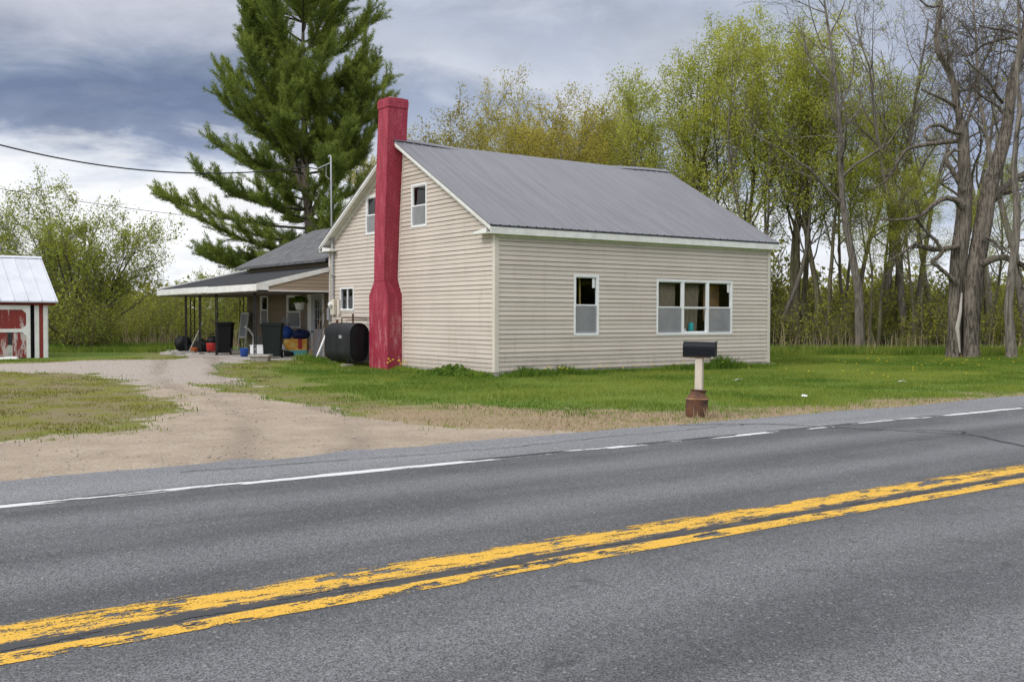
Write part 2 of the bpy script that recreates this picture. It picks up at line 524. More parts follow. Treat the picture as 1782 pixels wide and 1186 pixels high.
def fbm(x, y, scale, seed=0, octv=5):
    r = np.random.RandomState(100 + seed)
    out = np.zeros(np.shape(x))
    amp, tot = 1.0, 0.0
    for o in range(octv):
        n = 64
        g = r.rand(n, n)
        u, v = x * scale * 2 ** o + r.rand() * 50, y * scale * 2 ** o + r.rand() * 50
        iu, iv = np.floor(u).astype(int), np.floor(v).astype(int)
        fu, fv = u - iu, v - iv
        fu, fv = fu * fu * (3 - 2 * fu), fv * fv * (3 - 2 * fv)
        a = g[iu % n, iv % n] * (1 - fu) + g[(iu + 1) % n, iv % n] * fu
        b = g[iu % n, (iv + 1) % n] * (1 - fu) + g[(iu + 1) % n, (iv + 1) % n] * fu
        out += amp * (a * (1 - fv) + b * fv)
        tot += amp
        amp *= 0.55
    return out / tot - 0.5


def sst(a, b, x):
    t = np.clip((x - a) / (b - a), 0, 1)
    return t * t * (3 - 2 * t)


def ground_z(x, y):
    x, y = np.asarray(x, float), np.asarray(y, float)
    z = 0.2 * sst(4, 12, y) * sst(6, 0, x)
    z = z + 0.045 * fbm(x, y, 0.5, 3)
    edge = y + 0.55 * fbm(x, y * 0.4, 0.35, 5) + 0.22 * fbm(x, y, 2.5, 6)
    near = sst(-24.6, -23.8, y) * 1.0
    z = np.where(y > -18, z * sst(-11.6, -9.5, y) + (-0.05 + 0.072 * sst(-11.75, -11.15, edge)), z)
    z = np.where(y <= -18, -0.05 + 0.07 * (1 - near), z)
    return z


def masks(x, y):
    d = sd_poly(x, y, DIRT) + 0.75 * fbm(x, y, 0.8, 1) * 2 + 0.3 * fbm(x, y, 3.0, 2) * 2
    p = sd_poly(x, y, PATCH) + 0.8 * fbm(x, y, 0.9, 11) * 2 + 0.7 * fbm(x, y, 2.5, 12) * 2
    dirt = sst(-0.35, 0.35, d) * (1 - sst(-0.4, 0.5, p))
    dry = sst(-0.6, 0.5, sd_poly(x, y, DRY) + 1.0 * fbm(x, y, 1.2, 21) * 2)
    moss = sst(-0.5, 0.6, p) + sst(-2.6, -0.2, d) * (1 - sst(-0.5, .3, d)) * 0.9
    return dirt, dry, np.clip(moss, 0, 1)


def axis(lo, hi, step, far):
    core = np.arange(lo, hi + 1e-6, step)
    g = np.array([1, 2.5, 5, 10, 20, 45, 100, 220, 500, 1100, far])
    return np.concatenate([lo - g[::-1], core, hi + g])


gx, gy = axis(-24, 34, 0.14, 2500), axis(-25.4, 24, 0.13, 2500)
XX, YY = np.meshgrid(gx, gy, indexing='ij')
ZZ = ground_z(XX, YY)
nx, ny = XX.shape
ii = np.arange(nx * ny).reshape(nx, ny)
quads = np.stack([ii[:-1, :-1], ii[1:, :-1], ii[1:, 1:], ii[:-1, 1:]], -1).reshape(-1, 4)
dirtA, dryA, mossA = masks(XX, YY)
RUT = [(-11.5, -13), (-10.4, -10.6), (-8.9, -7.2), (-7.9, -2.5), (-7.4, 2.0), (-6.4, 6.5), (-5.0, 10.5), (-4.0, 13)]


def rut_mask(x, y):
    d = np.full(np.shape(x), 1e9)
    for (x0, y0), (x1, y1) in zip(RUT[:-1], RUT[1:]):
        ex, ey = x1 - x0, y1 - y0
        t = np.clip(((x - x0) * ex + (y - y0) * ey) / (ex * ex + ey * ey), 0, 1)
        d = np.minimum(d, np.hypot(x - x0 - t * ex, y - y0 - t * ey))
    d = d + .25 * fbm(x, y, .9, 71) * 2
    return np.exp(-((d - .78) / .22) ** 2) * np.clip(.75 + 2.2 * fbm(x, y, .8, 72), 0, 1)


rutA = rut_mask(XX, YY)
ZZ = ZZ - .022 * rutA * dirtA
far = (np.abs(XX) > 60) | (np.abs(YY) > 60)
dirtA[far] = 0


def mat_ground():
    m, nt, out = new_mat('ground_surface')
    co = nd(nt, 'ShaderNodeNewGeometry').outputs['Position']
    A = lambda n: nd(nt, 'ShaderNodeAttribute', attribute_name=n).outputs['Fac']
    n1 = noise(nt, co, 1.2, 6.0, 0.65)
    n2 = noise(nt, co, 14.0, 5.0, 0.7)
    n3 = noise(nt, co, 60.0, 3.0, 0.7)
    n4 = noise(nt, co, 0.35, 4.0)
    n5 = noise(nt, nd(nt, 'ShaderNodeMapping', {'Vector': co, 'Rotation': (0, 0, -0.35), 'Scale': (0.25, 1.6, 1)}).outputs[0], 1.7, 5.0, 0.65)
    vor = nd(nt, 'ShaderNodeTexVoronoi', {'Vector': co, 'Scale': 38.0})
    grass = mixc(nt, n2, (0.075, 0.125, 0.020), (0.15, 0.21, 0.038))
    grass = mixc(nt, sstep(nt, n1, 0.52, 0.75), grass, (0.20, 0.20, 0.06))
    mossc = mixc(nt, n2, (0.13, 0.135, 0.022), (0.22, 0.20, 0.055))
    mossc = mixc(nt, sstep(nt, n1, 0.42, 0.56, 0.0, .9), mossc, (0.215, 0.165, 0.105))
    g = mixc(nt, mth(nt, 'MULTIPLY', A('moss'), 0.9), grass, mossc)
    dry = mixc(nt, n2, (0.22, 0.155, 0.095), (0.38, 0.295, 0.195))
    g = mixc(nt, mth(nt, 'MULTIPLY', A('dry'), sstep(nt, n1, 0.25, 0.6, 0.6, 1.0)), g, dry)
    dirt = mixc(nt, sstep(nt, n1, 0.3, 0.7), (0.40, 0.325, 0.245), (0.30, 0.24, 0.178))
    dirt = mixc(nt, sstep(nt, n5, 0.52, 0.70, 0.0, 0.65), dirt, (0.275, 0.225, 0.18))
    dirt = mixc(nt, sstep(nt, n5, 0.40, 0.28, 0.0, 0.5), dirt, (0.46, 0.40, 0.33))
    dirt = mixc(nt, sstep(nt, n2, 0.55, 0.70, 0.0, .7), dirt, (0.21, 0.175, 0.14))
    peb = sstep(nt, vor.outputs['Color'], 0.66, 0.9)
    dirt = mixc(nt, mth(nt, 'MULTIPLY', peb, 0.45), dirt, (0.50, 0.46, 0.41))
    dirt = mixc(nt, sstep(nt, n3, 0.56, 0.70, 0.0, 0.75), dirt, (0.16, 0.13, 0.105))
    sep = nd(nt, 'ShaderNodeSeparateXYZ', {0: co})
    grey = mth(nt, 'MULTIPLY', sstep(nt, sep.outputs[1], -1.0, 5.0), 0.8)
    dirt = mixc(nt, grey, dirt, mixc(nt, sstep(nt, n2, .35, .65), (0.42, 0.375, 0.335), (0.30, 0.265, 0.235)))
    dirt = mixc(nt, mth(nt, 'MULTIPLY', A('rut'), sstep(nt, n2, .3, .6, .45, .8)), dirt, (0.235, 0.19, 0.15))
    dm = sstep(nt, mth(nt, 'ADD', A('dirt'), mth(nt, 'MULTIPLY', mth(nt, 'SUBTRACT', n2, 0.5), 1.3)), 0.38, 0.62)
    c = mixc(nt, dm, g, dirt)
    b = nd(nt, 'ShaderNodeBsdfPrincipled', {'Base Color': c, 'Roughness': 0.95, 'Specular IOR Level': 0.1})
    h = mth(nt, 'ADD', n2, mth(nt, 'MULTIPLY', n3, 0.6))
    bp = nd(nt, 'ShaderNodeBump', {'Strength': 0.8, 'Distance': 0.03, 'Height': h})
    nt.links.new(bp.outputs[0], b.inputs['Normal'])
    nt.links.new(b.outputs[0], out.inputs[0])
    return m


M['ground'] = mat_ground()
ground = np_mesh('ground', np.stack([XX, YY, ZZ], -1).reshape(-1, 3), [quads], M['ground'], smooth=True,
                 attrs={'dirt': ('POINT', dirtA.ravel()), 'dry': ('POINT', dryA.ravel()), 'moss': ('POINT', mossA.ravel()), 'rut': ('POINT', rutA.ravel())})
tag(ground, kind='structure')


# ---------------------------------------------------------------- road
def mat_asphalt():
    m, nt, out = new_mat('asphalt')
    co = nd(nt, 'ShaderNodeNewGeometry').outputs['Position']
    s = nd(nt, 'ShaderNodeSeparateXYZ', {0: co})
    y = s.outputs[1]
    lng = nd(nt, 'ShaderNodeMapping', {'Vector': co, 'Scale': (0.12, 1.0, 1.0)}).outputs[0]
    nl = noise(nt, lng, 1.6, 5.0, 0.6)
    n1 = noise(nt, co, 0.6, 5.0, 0.6)
    n2 = noise(nt, co, 130.0, 3.0, 0.8)
    vor = nd(nt, 'ShaderNodeTexVoronoi', {'Vector': co, 'Scale': 120.0})
    n3 = noise(nt, co, 9.0, 4.0, 0.7)
    base = mixc(nt, sstep(nt, nl, 0.3, 0.7), (0.060, 0.061, 0.065), (0.100, 0.101, 0.106))
    base = mixc(nt, sstep(nt, n1, 0.47, 0.68, 0.0, 0.7), base, (0.060, 0.062, 0.067))
    # wheel paths worn paler
    tr = None
    for c0, w in ((-14.1, .45), (-15.8, .45), (-18.4, .5), (-20.2, .5)):
        t = sstep(nt, mth(nt, 'ABSOLUTE', mth(nt, 'ADD', mth(nt, 'SUBTRACT', y, c0), mth(nt, 'MULTIPLY', mth(nt, 'SUBTRACT', n1, .5), .5))), w * 1.5, 0.0)
        tr = t if tr is None else mth(nt, 'MAXIMUM', tr, t)
    base = mixc(nt, mth(nt, 'MULTIPLY', tr, 0.65), base, (0.150, 0.152, 0.158))
    # paved shoulder is paler
    yw = mth(nt, 'ADD', y, mth(nt, 'MULTIPLY', mth(nt, 'SUBTRACT', nl, .5), .06))
    sh = mth(nt, 'ADD', sstep(nt, yw, -12.90, -12.80), sstep(nt, yw, -21.1, -21.25))
    shc = mixc(nt, sstep(nt, nl, 0.3, 0.7), (0.185, 0.188, 0.196), (0.150, 0.152, 0.159))
    base = mixc(nt, sh, base, shc)
    # stones of the aggregate
    base = mixc(nt, 1.0, base, nd(nt, 'ShaderNodeCombineColor', {k: sstep(nt, vor.outputs['Color'], 0.05, 0.95, 0.40, 1.75) for k in (0, 1, 2)}).outputs[0], 'MULTIPLY')
    vor2 = nd(nt, 'ShaderNodeTexVoronoi', {'Vector': co, 'Scale': 62.0})
    base = mixc(nt, mth(nt, 'MULTIPLY', sstep(nt, vor2.outputs['Color'], 0.82, 0.97), 0.5), base, (0.36, 0.355, 0.35))
    base = mixc(nt, sstep(nt, n2, 0.54, 0.66, 0.0, 0.75), base, (0.030, 0.030, 0.033))
    n6 = noise(nt, co, 2.6, 6.0, 0.75)
    base = mixc(nt, sstep(nt, n3, 0.60, 0.74, 0.0, 0.55), base, (0.04, 0.04, 0.043))
    patch = mth(nt, 'MULTIPLY', sstep(nt, n6, 0.56, 0.68), sstep(nt, mth(nt, 'ABSOLUTE', mth(nt, 'ADD', y, 18.6)), 1.6, .3))
    base = mixc(nt, mth(nt, 'MULTIPLY', patch, 0.65), base, (0.035, 0.035, 0.038))
    b = nd(nt, 'ShaderNodeBsdfPrincipled', {'Base Color': base, 'Roughness': 0.78, 'Specular IOR Level': 0.35})
    bp = nd(nt, 'ShaderNodeBump', {'Strength': 0.55, 'Distance': 0.006, 'Height': mth(nt, 'ADD', vor.outputs['Distance'], n2)})
    nt.links.new(bp.outputs[0], b.inputs['Normal'])
    nt.links.new(b.outputs[0], out.inputs[0])
    return m


M['asphalt'] = mat_asphalt()
rx = np.concatenate([[-1500, -300, -80], np.arange(-40, 61, 4.0), [120, 400, 1500]])
ry = np.array([-24.6, -21.2, -17.2, -13.0, -11.0])
RX, RY = np.meshgrid(rx, ry, indexing='ij')
ri = np.arange(RX.size).reshape(RX.shape)
rq = np.stack([ri[:-1, :-1], ri[1:, :-1], ri[1:, 1:], ri[:-1, 1:]], -1).reshape(-1, 4)
tag(np_mesh('road', np.stack([RX, RY, np.zeros_like(RX)], -1).reshape(-1, 3), [rq], M['asphalt']), kind='structure')


def mat_center():
    m, nt, out = new_mat('worn_yellow_paint')
    co = nd(nt, 'ShaderNodeNewGeometry').outputs['Position']
    s = nd(nt, 'ShaderNodeSeparateXYZ', {0: co})
    lng = nd(nt, 'ShaderNodeMapping', {'Vector': co, 'Scale': (0.36, 1.2, 1.0)}).outputs[0]
    nl = noise(nt, lng, 6.5, 8.0, 0.80)
    nb = noise(nt, lng, 1.8, 5.0, 0.65)
    n2 = noise(nt, co, 70.0, 3.0, 0.7)
    y = mth(nt, 'ADD', s.outputs[1], mth(nt, 'MULTIPLY', mth(nt, 'SUBTRACT', nb, 0.5), 0.20))
    yf = mth(nt, 'ADD', s.outputs[1], mth(nt, 'MULTIPLY', mth(nt, 'SUBTRACT', nl, 0.5), 0.05))

    def band(v, a, b, w):
        return mth(nt, 'MULTIPLY', sstep(nt, v, a - w, a + w), sstep(nt, v, b + w, b - w))
    farb = band(y, -17.17, -16.90, 0.03)
    farb2 = mth(nt, 'MULTIPLY', band(yf, -17.24, -16.83, 0.02), 0.55)
    nearb = mth(nt, 'MULTIPLY', sstep(nt, mth(nt, 'MULTIPLY_ADD', mth(nt, 'SUBTRACT', nb, .5), .16, s.outputs[1]), -17.33, -17.39),
                sstep(nt, yf, -17.565, -17.545))
    wear = sstep(nt, mth(nt, 'ADD', nl, mth(nt, 'MULTIPLY', mth(nt, 'SUBTRACT', n2, .5), .35)), 0.56, 0.46)
    wear2 = sstep(nt, mth(nt, 'ADD', nl, mth(nt, 'MULTIPLY', mth(nt, 'SUBTRACT', n2, .5), .3)), 0.60, 0.535)
    pf = mth(nt, 'MULTIPLY', mth(nt, 'MAXIMUM', mth(nt, 'MULTIPLY', farb, wear2), mth(nt, 'MULTIPLY', farb2, wear)), 1.0)
    pn = mth(nt, 'MULTIPLY', nearb, wear2)
    paint = mth(nt, 'MAXIMUM', pf, pn)
    tar = mth(nt, 'MULTIPLY', band(y, -17.43, -17.10, 0.05), sstep(nt, nl, 0.40, 0.50))
    yc = mixc(nt, n2, (0.70, 0.395, 0.024), (0.52, 0.30, 0.035))
    yc = mixc(nt, sstep(nt, nl, 0.5, 0.62, 0.0, 0.4), yc, (0.55, 0.38, 0.12))
    tcx = mixc(nt, n2, (0.022, 0.022, 0.024), (0.05, 0.05, 0.053))
    grit = sstep(nt, mth(nt, 'ADD', n2, mth(nt, 'MULTIPLY', mth(nt, 'SUBTRACT', nl, .5), .6)), .62, .54, 0.45, 1.0)
    big = noise(nt, nd(nt, 'ShaderNodeMapping', {'Vector': co, 'Scale': (0.7, 1.8, 1.0)}).outputs[0], 2.4, 7.0, 0.72)
    paint = mth(nt, 'MULTIPLY', mth(nt, 'MULTIPLY', paint, grit), sstep(nt, big, .60, .53, 0.12, 1.0))
    c = mixc(nt, sstep(nt, paint, 0.35, 0.6), tcx, yc)
    al = sstep(nt, mth(nt, 'MAXIMUM', paint, tar), 0.35, 0.6)
    b = nd(nt, 'ShaderNodeBsdfPrincipled', {'Base Color': c, 'Roughness': 0.7})
    bp = nd(nt, 'ShaderNodeBump', {'Strength': 0.5, 'Distance': 0.005, 'Height': n2})
    nt.links.new(bp.outputs[0], b.inputs['Normal'])
    tr = nd(nt, 'ShaderNodeBsdfTransparent')
    mx = nd(nt, 'ShaderNodeMixShader', {0: al, 1: tr.outputs[0], 2: b.outputs[0]})
    nt.links.new(mx.outputs[0], out.inputs[0])
    return m


def mat_edge():
    m, nt, out = new_mat('worn_white_paint')
    co = nd(nt, 'ShaderNodeNewGeometry').outputs['Position']
    s = nd(nt, 'ShaderNodeSeparateXYZ', {0: co})
    lng = nd(nt, 'ShaderNodeMapping', {'Vector': co, 'Scale': (0.2, 1.0, 1.0)}).outputs[0]
    nl = noise(nt, lng, 6.0, 5.0, 0.65)
    nb = noise(nt, nd(nt, 'ShaderNodeMapping', {'Vector': co, 'Scale': (0.25, 0.25, 1)}).outputs[0], 1.6, 3.0)
    n2 = noise(nt, co, 60.0, 3.0)
    y = mth(nt, 'ADD', s.outputs[1], mth(nt, 'MULTIPLY', mth(nt, 'SUBTRACT', nl, .5), .13))
    far_ = sstep(nt, s.outputs[0], 1.0, 4.0, 0.0, -0.10)
    wear = sstep(nt, mth(nt, 'ADD', mth(nt, 'ADD', mth(nt, 'MULTIPLY', nl, .6), mth(nt, 'MULTIPLY', nb, .6)), far_), 0.635, 0.57)
    p = mth(nt, 'MULTIPLY', mth(nt, 'MULTIPLY', sstep(nt, y, -13.085, -13.065), sstep(nt, y, -12.905, -12.925)), wear)
    tar = mth(nt, 'MULTIPLY', mth(nt, 'MULTIPLY', sstep(nt, y, -12.94, -12.92), sstep(nt, y, -12.865, -12.885)), sstep(nt, nl, .42, .5))
    c = mixc(nt, sstep(nt, p, .3, .6), (0.03, 0.03, 0.032), mixc(nt, n2, (.70, .70, .70), (.42, .42, .42)))
    al = sstep(nt, mth(nt, 'MAXIMUM', p, tar), 0.3, 0.6)
    b = nd(nt, 'ShaderNodeBsdfPrincipled', {'Base Color': c, 'Roughness': 0.7})
    tr = nd(nt, 'ShaderNodeBsdfTransparent')
    mx = nd(nt, 'ShaderNodeMixShader', {0: al, 1: tr.outputs[0], 2: b.outputs[0]})
    nt.links.new(mx.outputs[0], out.inputs[0])
    return m


def strip(name, y0, y1, z, mat):
    xs = np.concatenate([[-400, -80], np.arange(-40, 61, 4.0), [120, 400]])
    v = [(x, y, z) for x in xs for y in (y0, y1)]
    q = np.array([(2 * i, 2 * i + 2, 2 * i + 3, 2 * i + 1) for i in range(len(xs) - 1)])
    return tag(np_mesh(name, np.array(v), [q], mat), kind='structure')


strip('road_centre_line', -17.75, -16.7, 0.004, mat_center())
strip('road_edge_line', -13.25, -12.75, 0.004, mat_edge())


def crack(name, pts, w, seed):
    r = np.random.RandomState(seed)
    P0 = np.array(pts, float)
    L = np.concatenate([[0], np.cumsum(np.hypot(*np.diff(P0, axis=0).T))])
    t = np.linspace(0, L[-1], int(L[-1] / 0.07) + 2)
    x = np.interp(t, L, P0[:, 0]) + 0.05 * np.cumsum(r.randn(len(t))) * .25
    y = np.interp(t, L, P0[:, 1]) + 0.05 * np.cumsum(r.randn(len(t))) * .25
    ww = w * (0.4 + 0.9 * r.rand(len(t)))
    d = np.stack([np.gradient(x), np.gradient(y)], -1)
    d /= np.linalg.norm(d, axis=1, keepdims=True) + 1e-9
    n = np.stack([-d[:, 1], d[:, 0]], -1)
    a = np.stack([x, y], -1) + n * ww[:, None]
    b = np.stack([x, y], -1) - n * ww[:, None]
    v = np.zeros((2 * len(t), 3))
    v[0::2, :2], v[1::2, :2] = a, b
    v[:, 2] = 0.008
    q = np.array([(2 * i, 2 * i + 2, 2 * i + 3, 2 * i + 1) for i in range(len(t) - 1)])
    return tag(np_mesh(name, v, [q], M['tar']), kind='structure')


M['tar'] = simple('crack_sealer', (0.022, 0.022, 0.024), 0.55)
crack('road_tar_seam', [(-4.5, -11.5), (-3.19, -12.12), (-2.74, -13.0), (-2.3, -14.0), (-1.97, -14.89), (-2.58, -15.98), (-3.2, -17.0)], .022, 1)
crack('road_tar_seam', [(-1.9, -14.7), (-1.55, -14.55), (-1.75, -14.2), (-2.0, -13.9)], .018, 2)
crack('road_tar_seam', [(-12.4, -11.9), (-9.3, -12.2), (-6.0, -12.1), (-3.4, -12.3)], .010, 3)

# ---------------------------------------------------------------- house
L, W = 11.145, 10.27
ZW = 3.93                       # top of the siding at the eaves
RZ0, RSL = 4.293, 0.559         # roof plane at Y=0 and its slope
RIDGE_Y = W / 2
house = thing('farmhouse', 'beige vinyl-sided farmhouse with a grey metal roof and a tall red chimney', 'house', (0, 0, 0))


def roof_z(y):
    return RZ0 + RSL * (y if y <= RIDGE_Y else W - y)


def clap(mb, T, z0, z1, openings, lim, course=0.127, lap=0.024, rs=None):
    """Overlapping siding boards; openings are (s0,s1,z0,z1)."""
    zk = z0
    while zk < z1 - 1e-4:
        zt = min(zk + course, z1)
        ztop = zt - 0.012
        br = sorted({zk, ztop} | {o[2] for o in openings if zk < o[2] < ztop} | {o[3] for o in openings if zk < o[3] < ztop})
        jl = lap * (1 + 0.25 * math.sin(zk * 37.0))
        off = lambda z: jl * (1 - (z - zk) / course) + 0.002
        for a, b in zip(br[:-1], br[1:]):
            zm = (a + b) / 2
            la, lb = lim(a), lim(b)
            if la is None:
                continue
            lb = lb or ((la[0] + la[1]) / 2,) * 2
            cuts = sorted((o[0], o[1]) for o in openings if o[2] < zm < o[3])
            segs = []
            sa0, sb0 = la[0], lb[0]
            for c in cuts:
                segs.append((sa0, c[0], sb0, c[0]))
                sa0 = sb0 = c[1]
            segs.append((sa0, la[1], sb0, lb[1]))
            for a0, a1, b0, b1 in segs:
                if a1 - a0 < 0.005 and b1 - b0 < 0.005:
                    continue
                mb.quad(T(a0, off(a), a), T(a1, off(a), a), T(b1, off(b), b), T(b0, off(b), b))
                if a == zk:
                    mb.quad(T(a0, -0.025, a), T(a1, -0.025, a), T(a1, off(a), a), T(a0, off(a), a))
                    mb.quad(T(a0, -0.025, a - .03), T(a1, -0.025, a - .03), T(a1, -0.025, a), T(a0, -0.025, a))
        zk = zt
    return mb


T_front = lambda s, n, z: (s, -n, z)
T_gable = lambda s, n, z: (-n, s, z)
T_rear = lambda s, n, z: (s, W + n, z)
T_right = lambda s, n, z: (L + n, s, z)


def gable_lim(z):
    zt = z + 0.10
    if zt <= roof_z(0.0):
        return (0.0, W)
    y = (zt - RZ0) / RSL
    if y > RIDGE_Y - 0.01:
        return None
    return (y, W - y)


WIN_F = [(2.731, 3.668, 1.146, 2.906), (5.982, 9.339, 1.129, 2.846)]
WIN_G = [(3.578, 4.501, 4.399, 5.713), (6.560, 7.486, 4.373, 5.640), (8.376, 9.420, 1.884, 2.685)]
ins = lambda o, d=0.05: (o[0] + d, o[1] - d, o[2] + d, o[3] - d)
clap(MB(), T_front, 0.20, ZW, [ins(o) for o in WIN_F], lambda z: (0.0, L)).build('siding', M['siding'], house)
clap(MB(), T_gable, 0.16, roof_z(RIDGE_Y) - 0.11, [ins(o) for o in WIN_G], gable_lim).build('siding', M['siding'], house)
clap(MB(), T_rear, 0.20, ZW, [], lambda z: (0.0, L)).build('siding', M['siding'], house)
clap(MB(), T_right, 0.20, roof_z(RIDGE_Y) - 0.11, [], gable_lim).build('siding', M['siding'], house)
# plinth under the siding
m = MB()
m.box(-0.012, L + 0.02, -0.012, 0.15, -0.2, 0.20)
m.box(-0.012, 0.15, 0.15, W, -0.2, 0.16)
m.box(L - 0.15, L + 0.02, 0.15, W, -0.2, 0.20)
m.box(L - 0.35, L + 0.16, -0.14, 0.12, -0.2, 0.14)
m.build('foundation', M['concrete'], house)
for (x, y, sx_, sy_) in ((0, 0, -1, -1), (L, 0, 1, -1), (0, W, -1, 1), (L, W, 1, 1)):
    m = MB()
    x0, x1 = (x + sx_ * 0.034, x - sx_ * 0.10)
    y0, y1 = (y + sy_ * 0.034, y + sy_ * 0.006)
    m.box(min(x0, x1), max(x0, x1), min(y0, y1), max(y0, y1), 0.17, ZW + 0.02)
    ya, yb = (y + sy_ * 0.005, y - sy_ * 0.10)
    xa, xb = (x + sx_ * 0.034, x + sx_ * 0.006)
    m.box(min(xa, xb), max(xa, xb), min(ya, yb), max(ya, yb), 0.17, ZW + 0.02)
    m.build('corner_board', M['corner'], house)
# dim rooms behind the windows
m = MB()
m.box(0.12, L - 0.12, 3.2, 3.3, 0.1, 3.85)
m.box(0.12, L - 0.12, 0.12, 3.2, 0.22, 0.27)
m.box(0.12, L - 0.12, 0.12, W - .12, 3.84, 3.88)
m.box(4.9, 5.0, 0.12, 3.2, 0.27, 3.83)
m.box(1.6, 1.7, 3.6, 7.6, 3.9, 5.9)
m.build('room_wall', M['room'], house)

# roof: ribbed metal sheet on both slopes, sagging a little along the ridge
X0, X1 = -0.336, L + 0.24
xs = []
x = X0
while x < X1 - 1e-3:
    for dxr, hr in ((0.0, 0.0), (0.02, 0.022), (0.045, 0.022), (0.065, 0.0), (0.16, 0.0), (0.168, 0.007), (0.185, 0.007), (0.193, 0.0)):
        if x + dxr < X1:
            xs.append((x + dxr, hr))
    x += 0.305
xs.append((X1, 0.0))


def sag(x, t):
    u = (x - X0) / (X1 - X0)
    return -0.11 * math.sin(math.pi * u) * t + 0.012 * math.sin(u * 23) * t


YE = -0.24
for side in (0, 1):
    rows = [0.0, 0.25, 0.5, 0.75, 1.0]
    vs, fs = [], []
    for t in rows:
        y = YE + (RIDGE_Y - YE) * t
        for (xx, h) in xs:
            vs.append((xx, y if side == 0 else W - y, roof_z(y) + h + sag(xx, t)))
    n = len(xs)
    for i in range(len(rows) - 1):
        for j in range(n - 1):
            fs.append((i * n + j, i * n + j + 1, (i + 1) * n + j + 1, (i + 1) * n + j))
    b = len(vs)
    for t in rows:                                   # underside of the deck
        y = YE + (RIDGE_Y - YE) * t
        for xx in (X0, X1):
            vs.append((xx, y if side == 0 else W - y, roof_z(y) - 0.03 + sag(xx, t)))
    for i in range(len(rows) - 1):
        p = b + 2 * i
        fs.append((p, p + 2, p + 3, p + 1))
        fs.append((i * n, (i + 1) * n, p + 2, p))
        fs.append((i * n + n - 1, (i + 1) * n + n - 1, p + 3, p + 1))
    mm = MB().add(vs, fs)
    mm.build('roof', M['roof_metal'], house)
m = MB()
prev = None
for i in range(41):                                  # ridge cap
    xx = X0 - 0.01 + (X1 - X0 + 0.02) * i / 40
    zr = roof_z(RIDGE_Y) + sag(xx, 1.0) + 0.035
    sec = [(xx, RIDGE_Y - 0.17, zr - 0.17 * RSL + 0.012), (xx, RIDGE_Y, zr + 0.02), (xx, RIDGE_Y + 0.17, zr - 0.17 * RSL + 0.012),
           (xx, RIDGE_Y + 0.165, zr - 0.17 * RSL), (xx, RIDGE_Y, zr), (xx, RIDGE_Y - 0.165, zr - 0.17 * RSL)]
    if prev:
        m.add(prev + sec, [(k, (k + 1) % 6, 6 + (k + 1) % 6, 6 + k) for k in range(6)])
    prev = sec
m.build('ridge_cap', M['roof_metal'], house)
for sgn in (-1, 1):                                  # dark closure strip under the cap
    m = MB()
    y = RIDGE_Y + sgn * 0.175
    z = roof_z(RIDGE_Y - 0.175)
    pr_ = None
    for i in range(41):
        xx = X0 + (X1 - X0) * i / 40
        zs = z + sag(xx, .97) + .002
        sec = [(xx, y - .01, zs), (xx, y + .01, zs), (xx, y + .01, zs + .030), (xx, y - .01, zs + .030)]
        if pr_:
            m.add(pr_ + sec, [(k, (k + 1) % 4, 4 + (k + 1) % 4, 4 + k) for k in range(4)])
        pr_ = sec
    m.build('ridge_closure', M['dark'], house)

# eaves
for sgn, yb in ((-1, 0.0), (1, W)):
    m = MB()
    f0, f1 = yb + sgn * 0.205, yb + sgn * 0.225
    m.box(X0 + 0.03, X1 - 0.03, min(f0, f1), max(f0, f1), ZW - 0.01, ZW + 0.185)
    f0, f1 = yb + sgn * 0.024, yb + sgn * 0.205
    m.box(X0 + 0.03, X1 - 0.03, min(f0, f1), max(f0, f1), ZW + 0.005, ZW + 0.025)
    f0, f1 = yb + sgn * 0.004, yb + sgn * 0.03
    m.box(0.10, L - 0.10, min(f0, f1), max(f0, f1), ZW - 0.075, ZW + 0.004)
    # boxed return on the gables
    for xa, xb in ((X0 + 0.03, -0.024), (L + 0.024, X1 - 0.03)):
        f0, f1 = yb - sgn * 0.0, yb - sgn * 0.62
        m.box(xa, xb, min(f0, f1), max(f0, f1), ZW + 0.01, ZW + 0.06)
        m.prism([(f0, ZW + 0.06), (f1, ZW + 0.06), (f1, ZW + 0.075), (f0, ZW + 0.17)], xa + 0.01, xb, 'x')
    m.build('eave_fascia', M['old_white'], house, bevel=0.004)
m = MB()
m.box(X0 + .04, X1 - .04, -0.232, -0.2255, ZW + 0.18, roof_z(-0.23) - 0.035)
m.build('eave_closure', M['dark'], house)
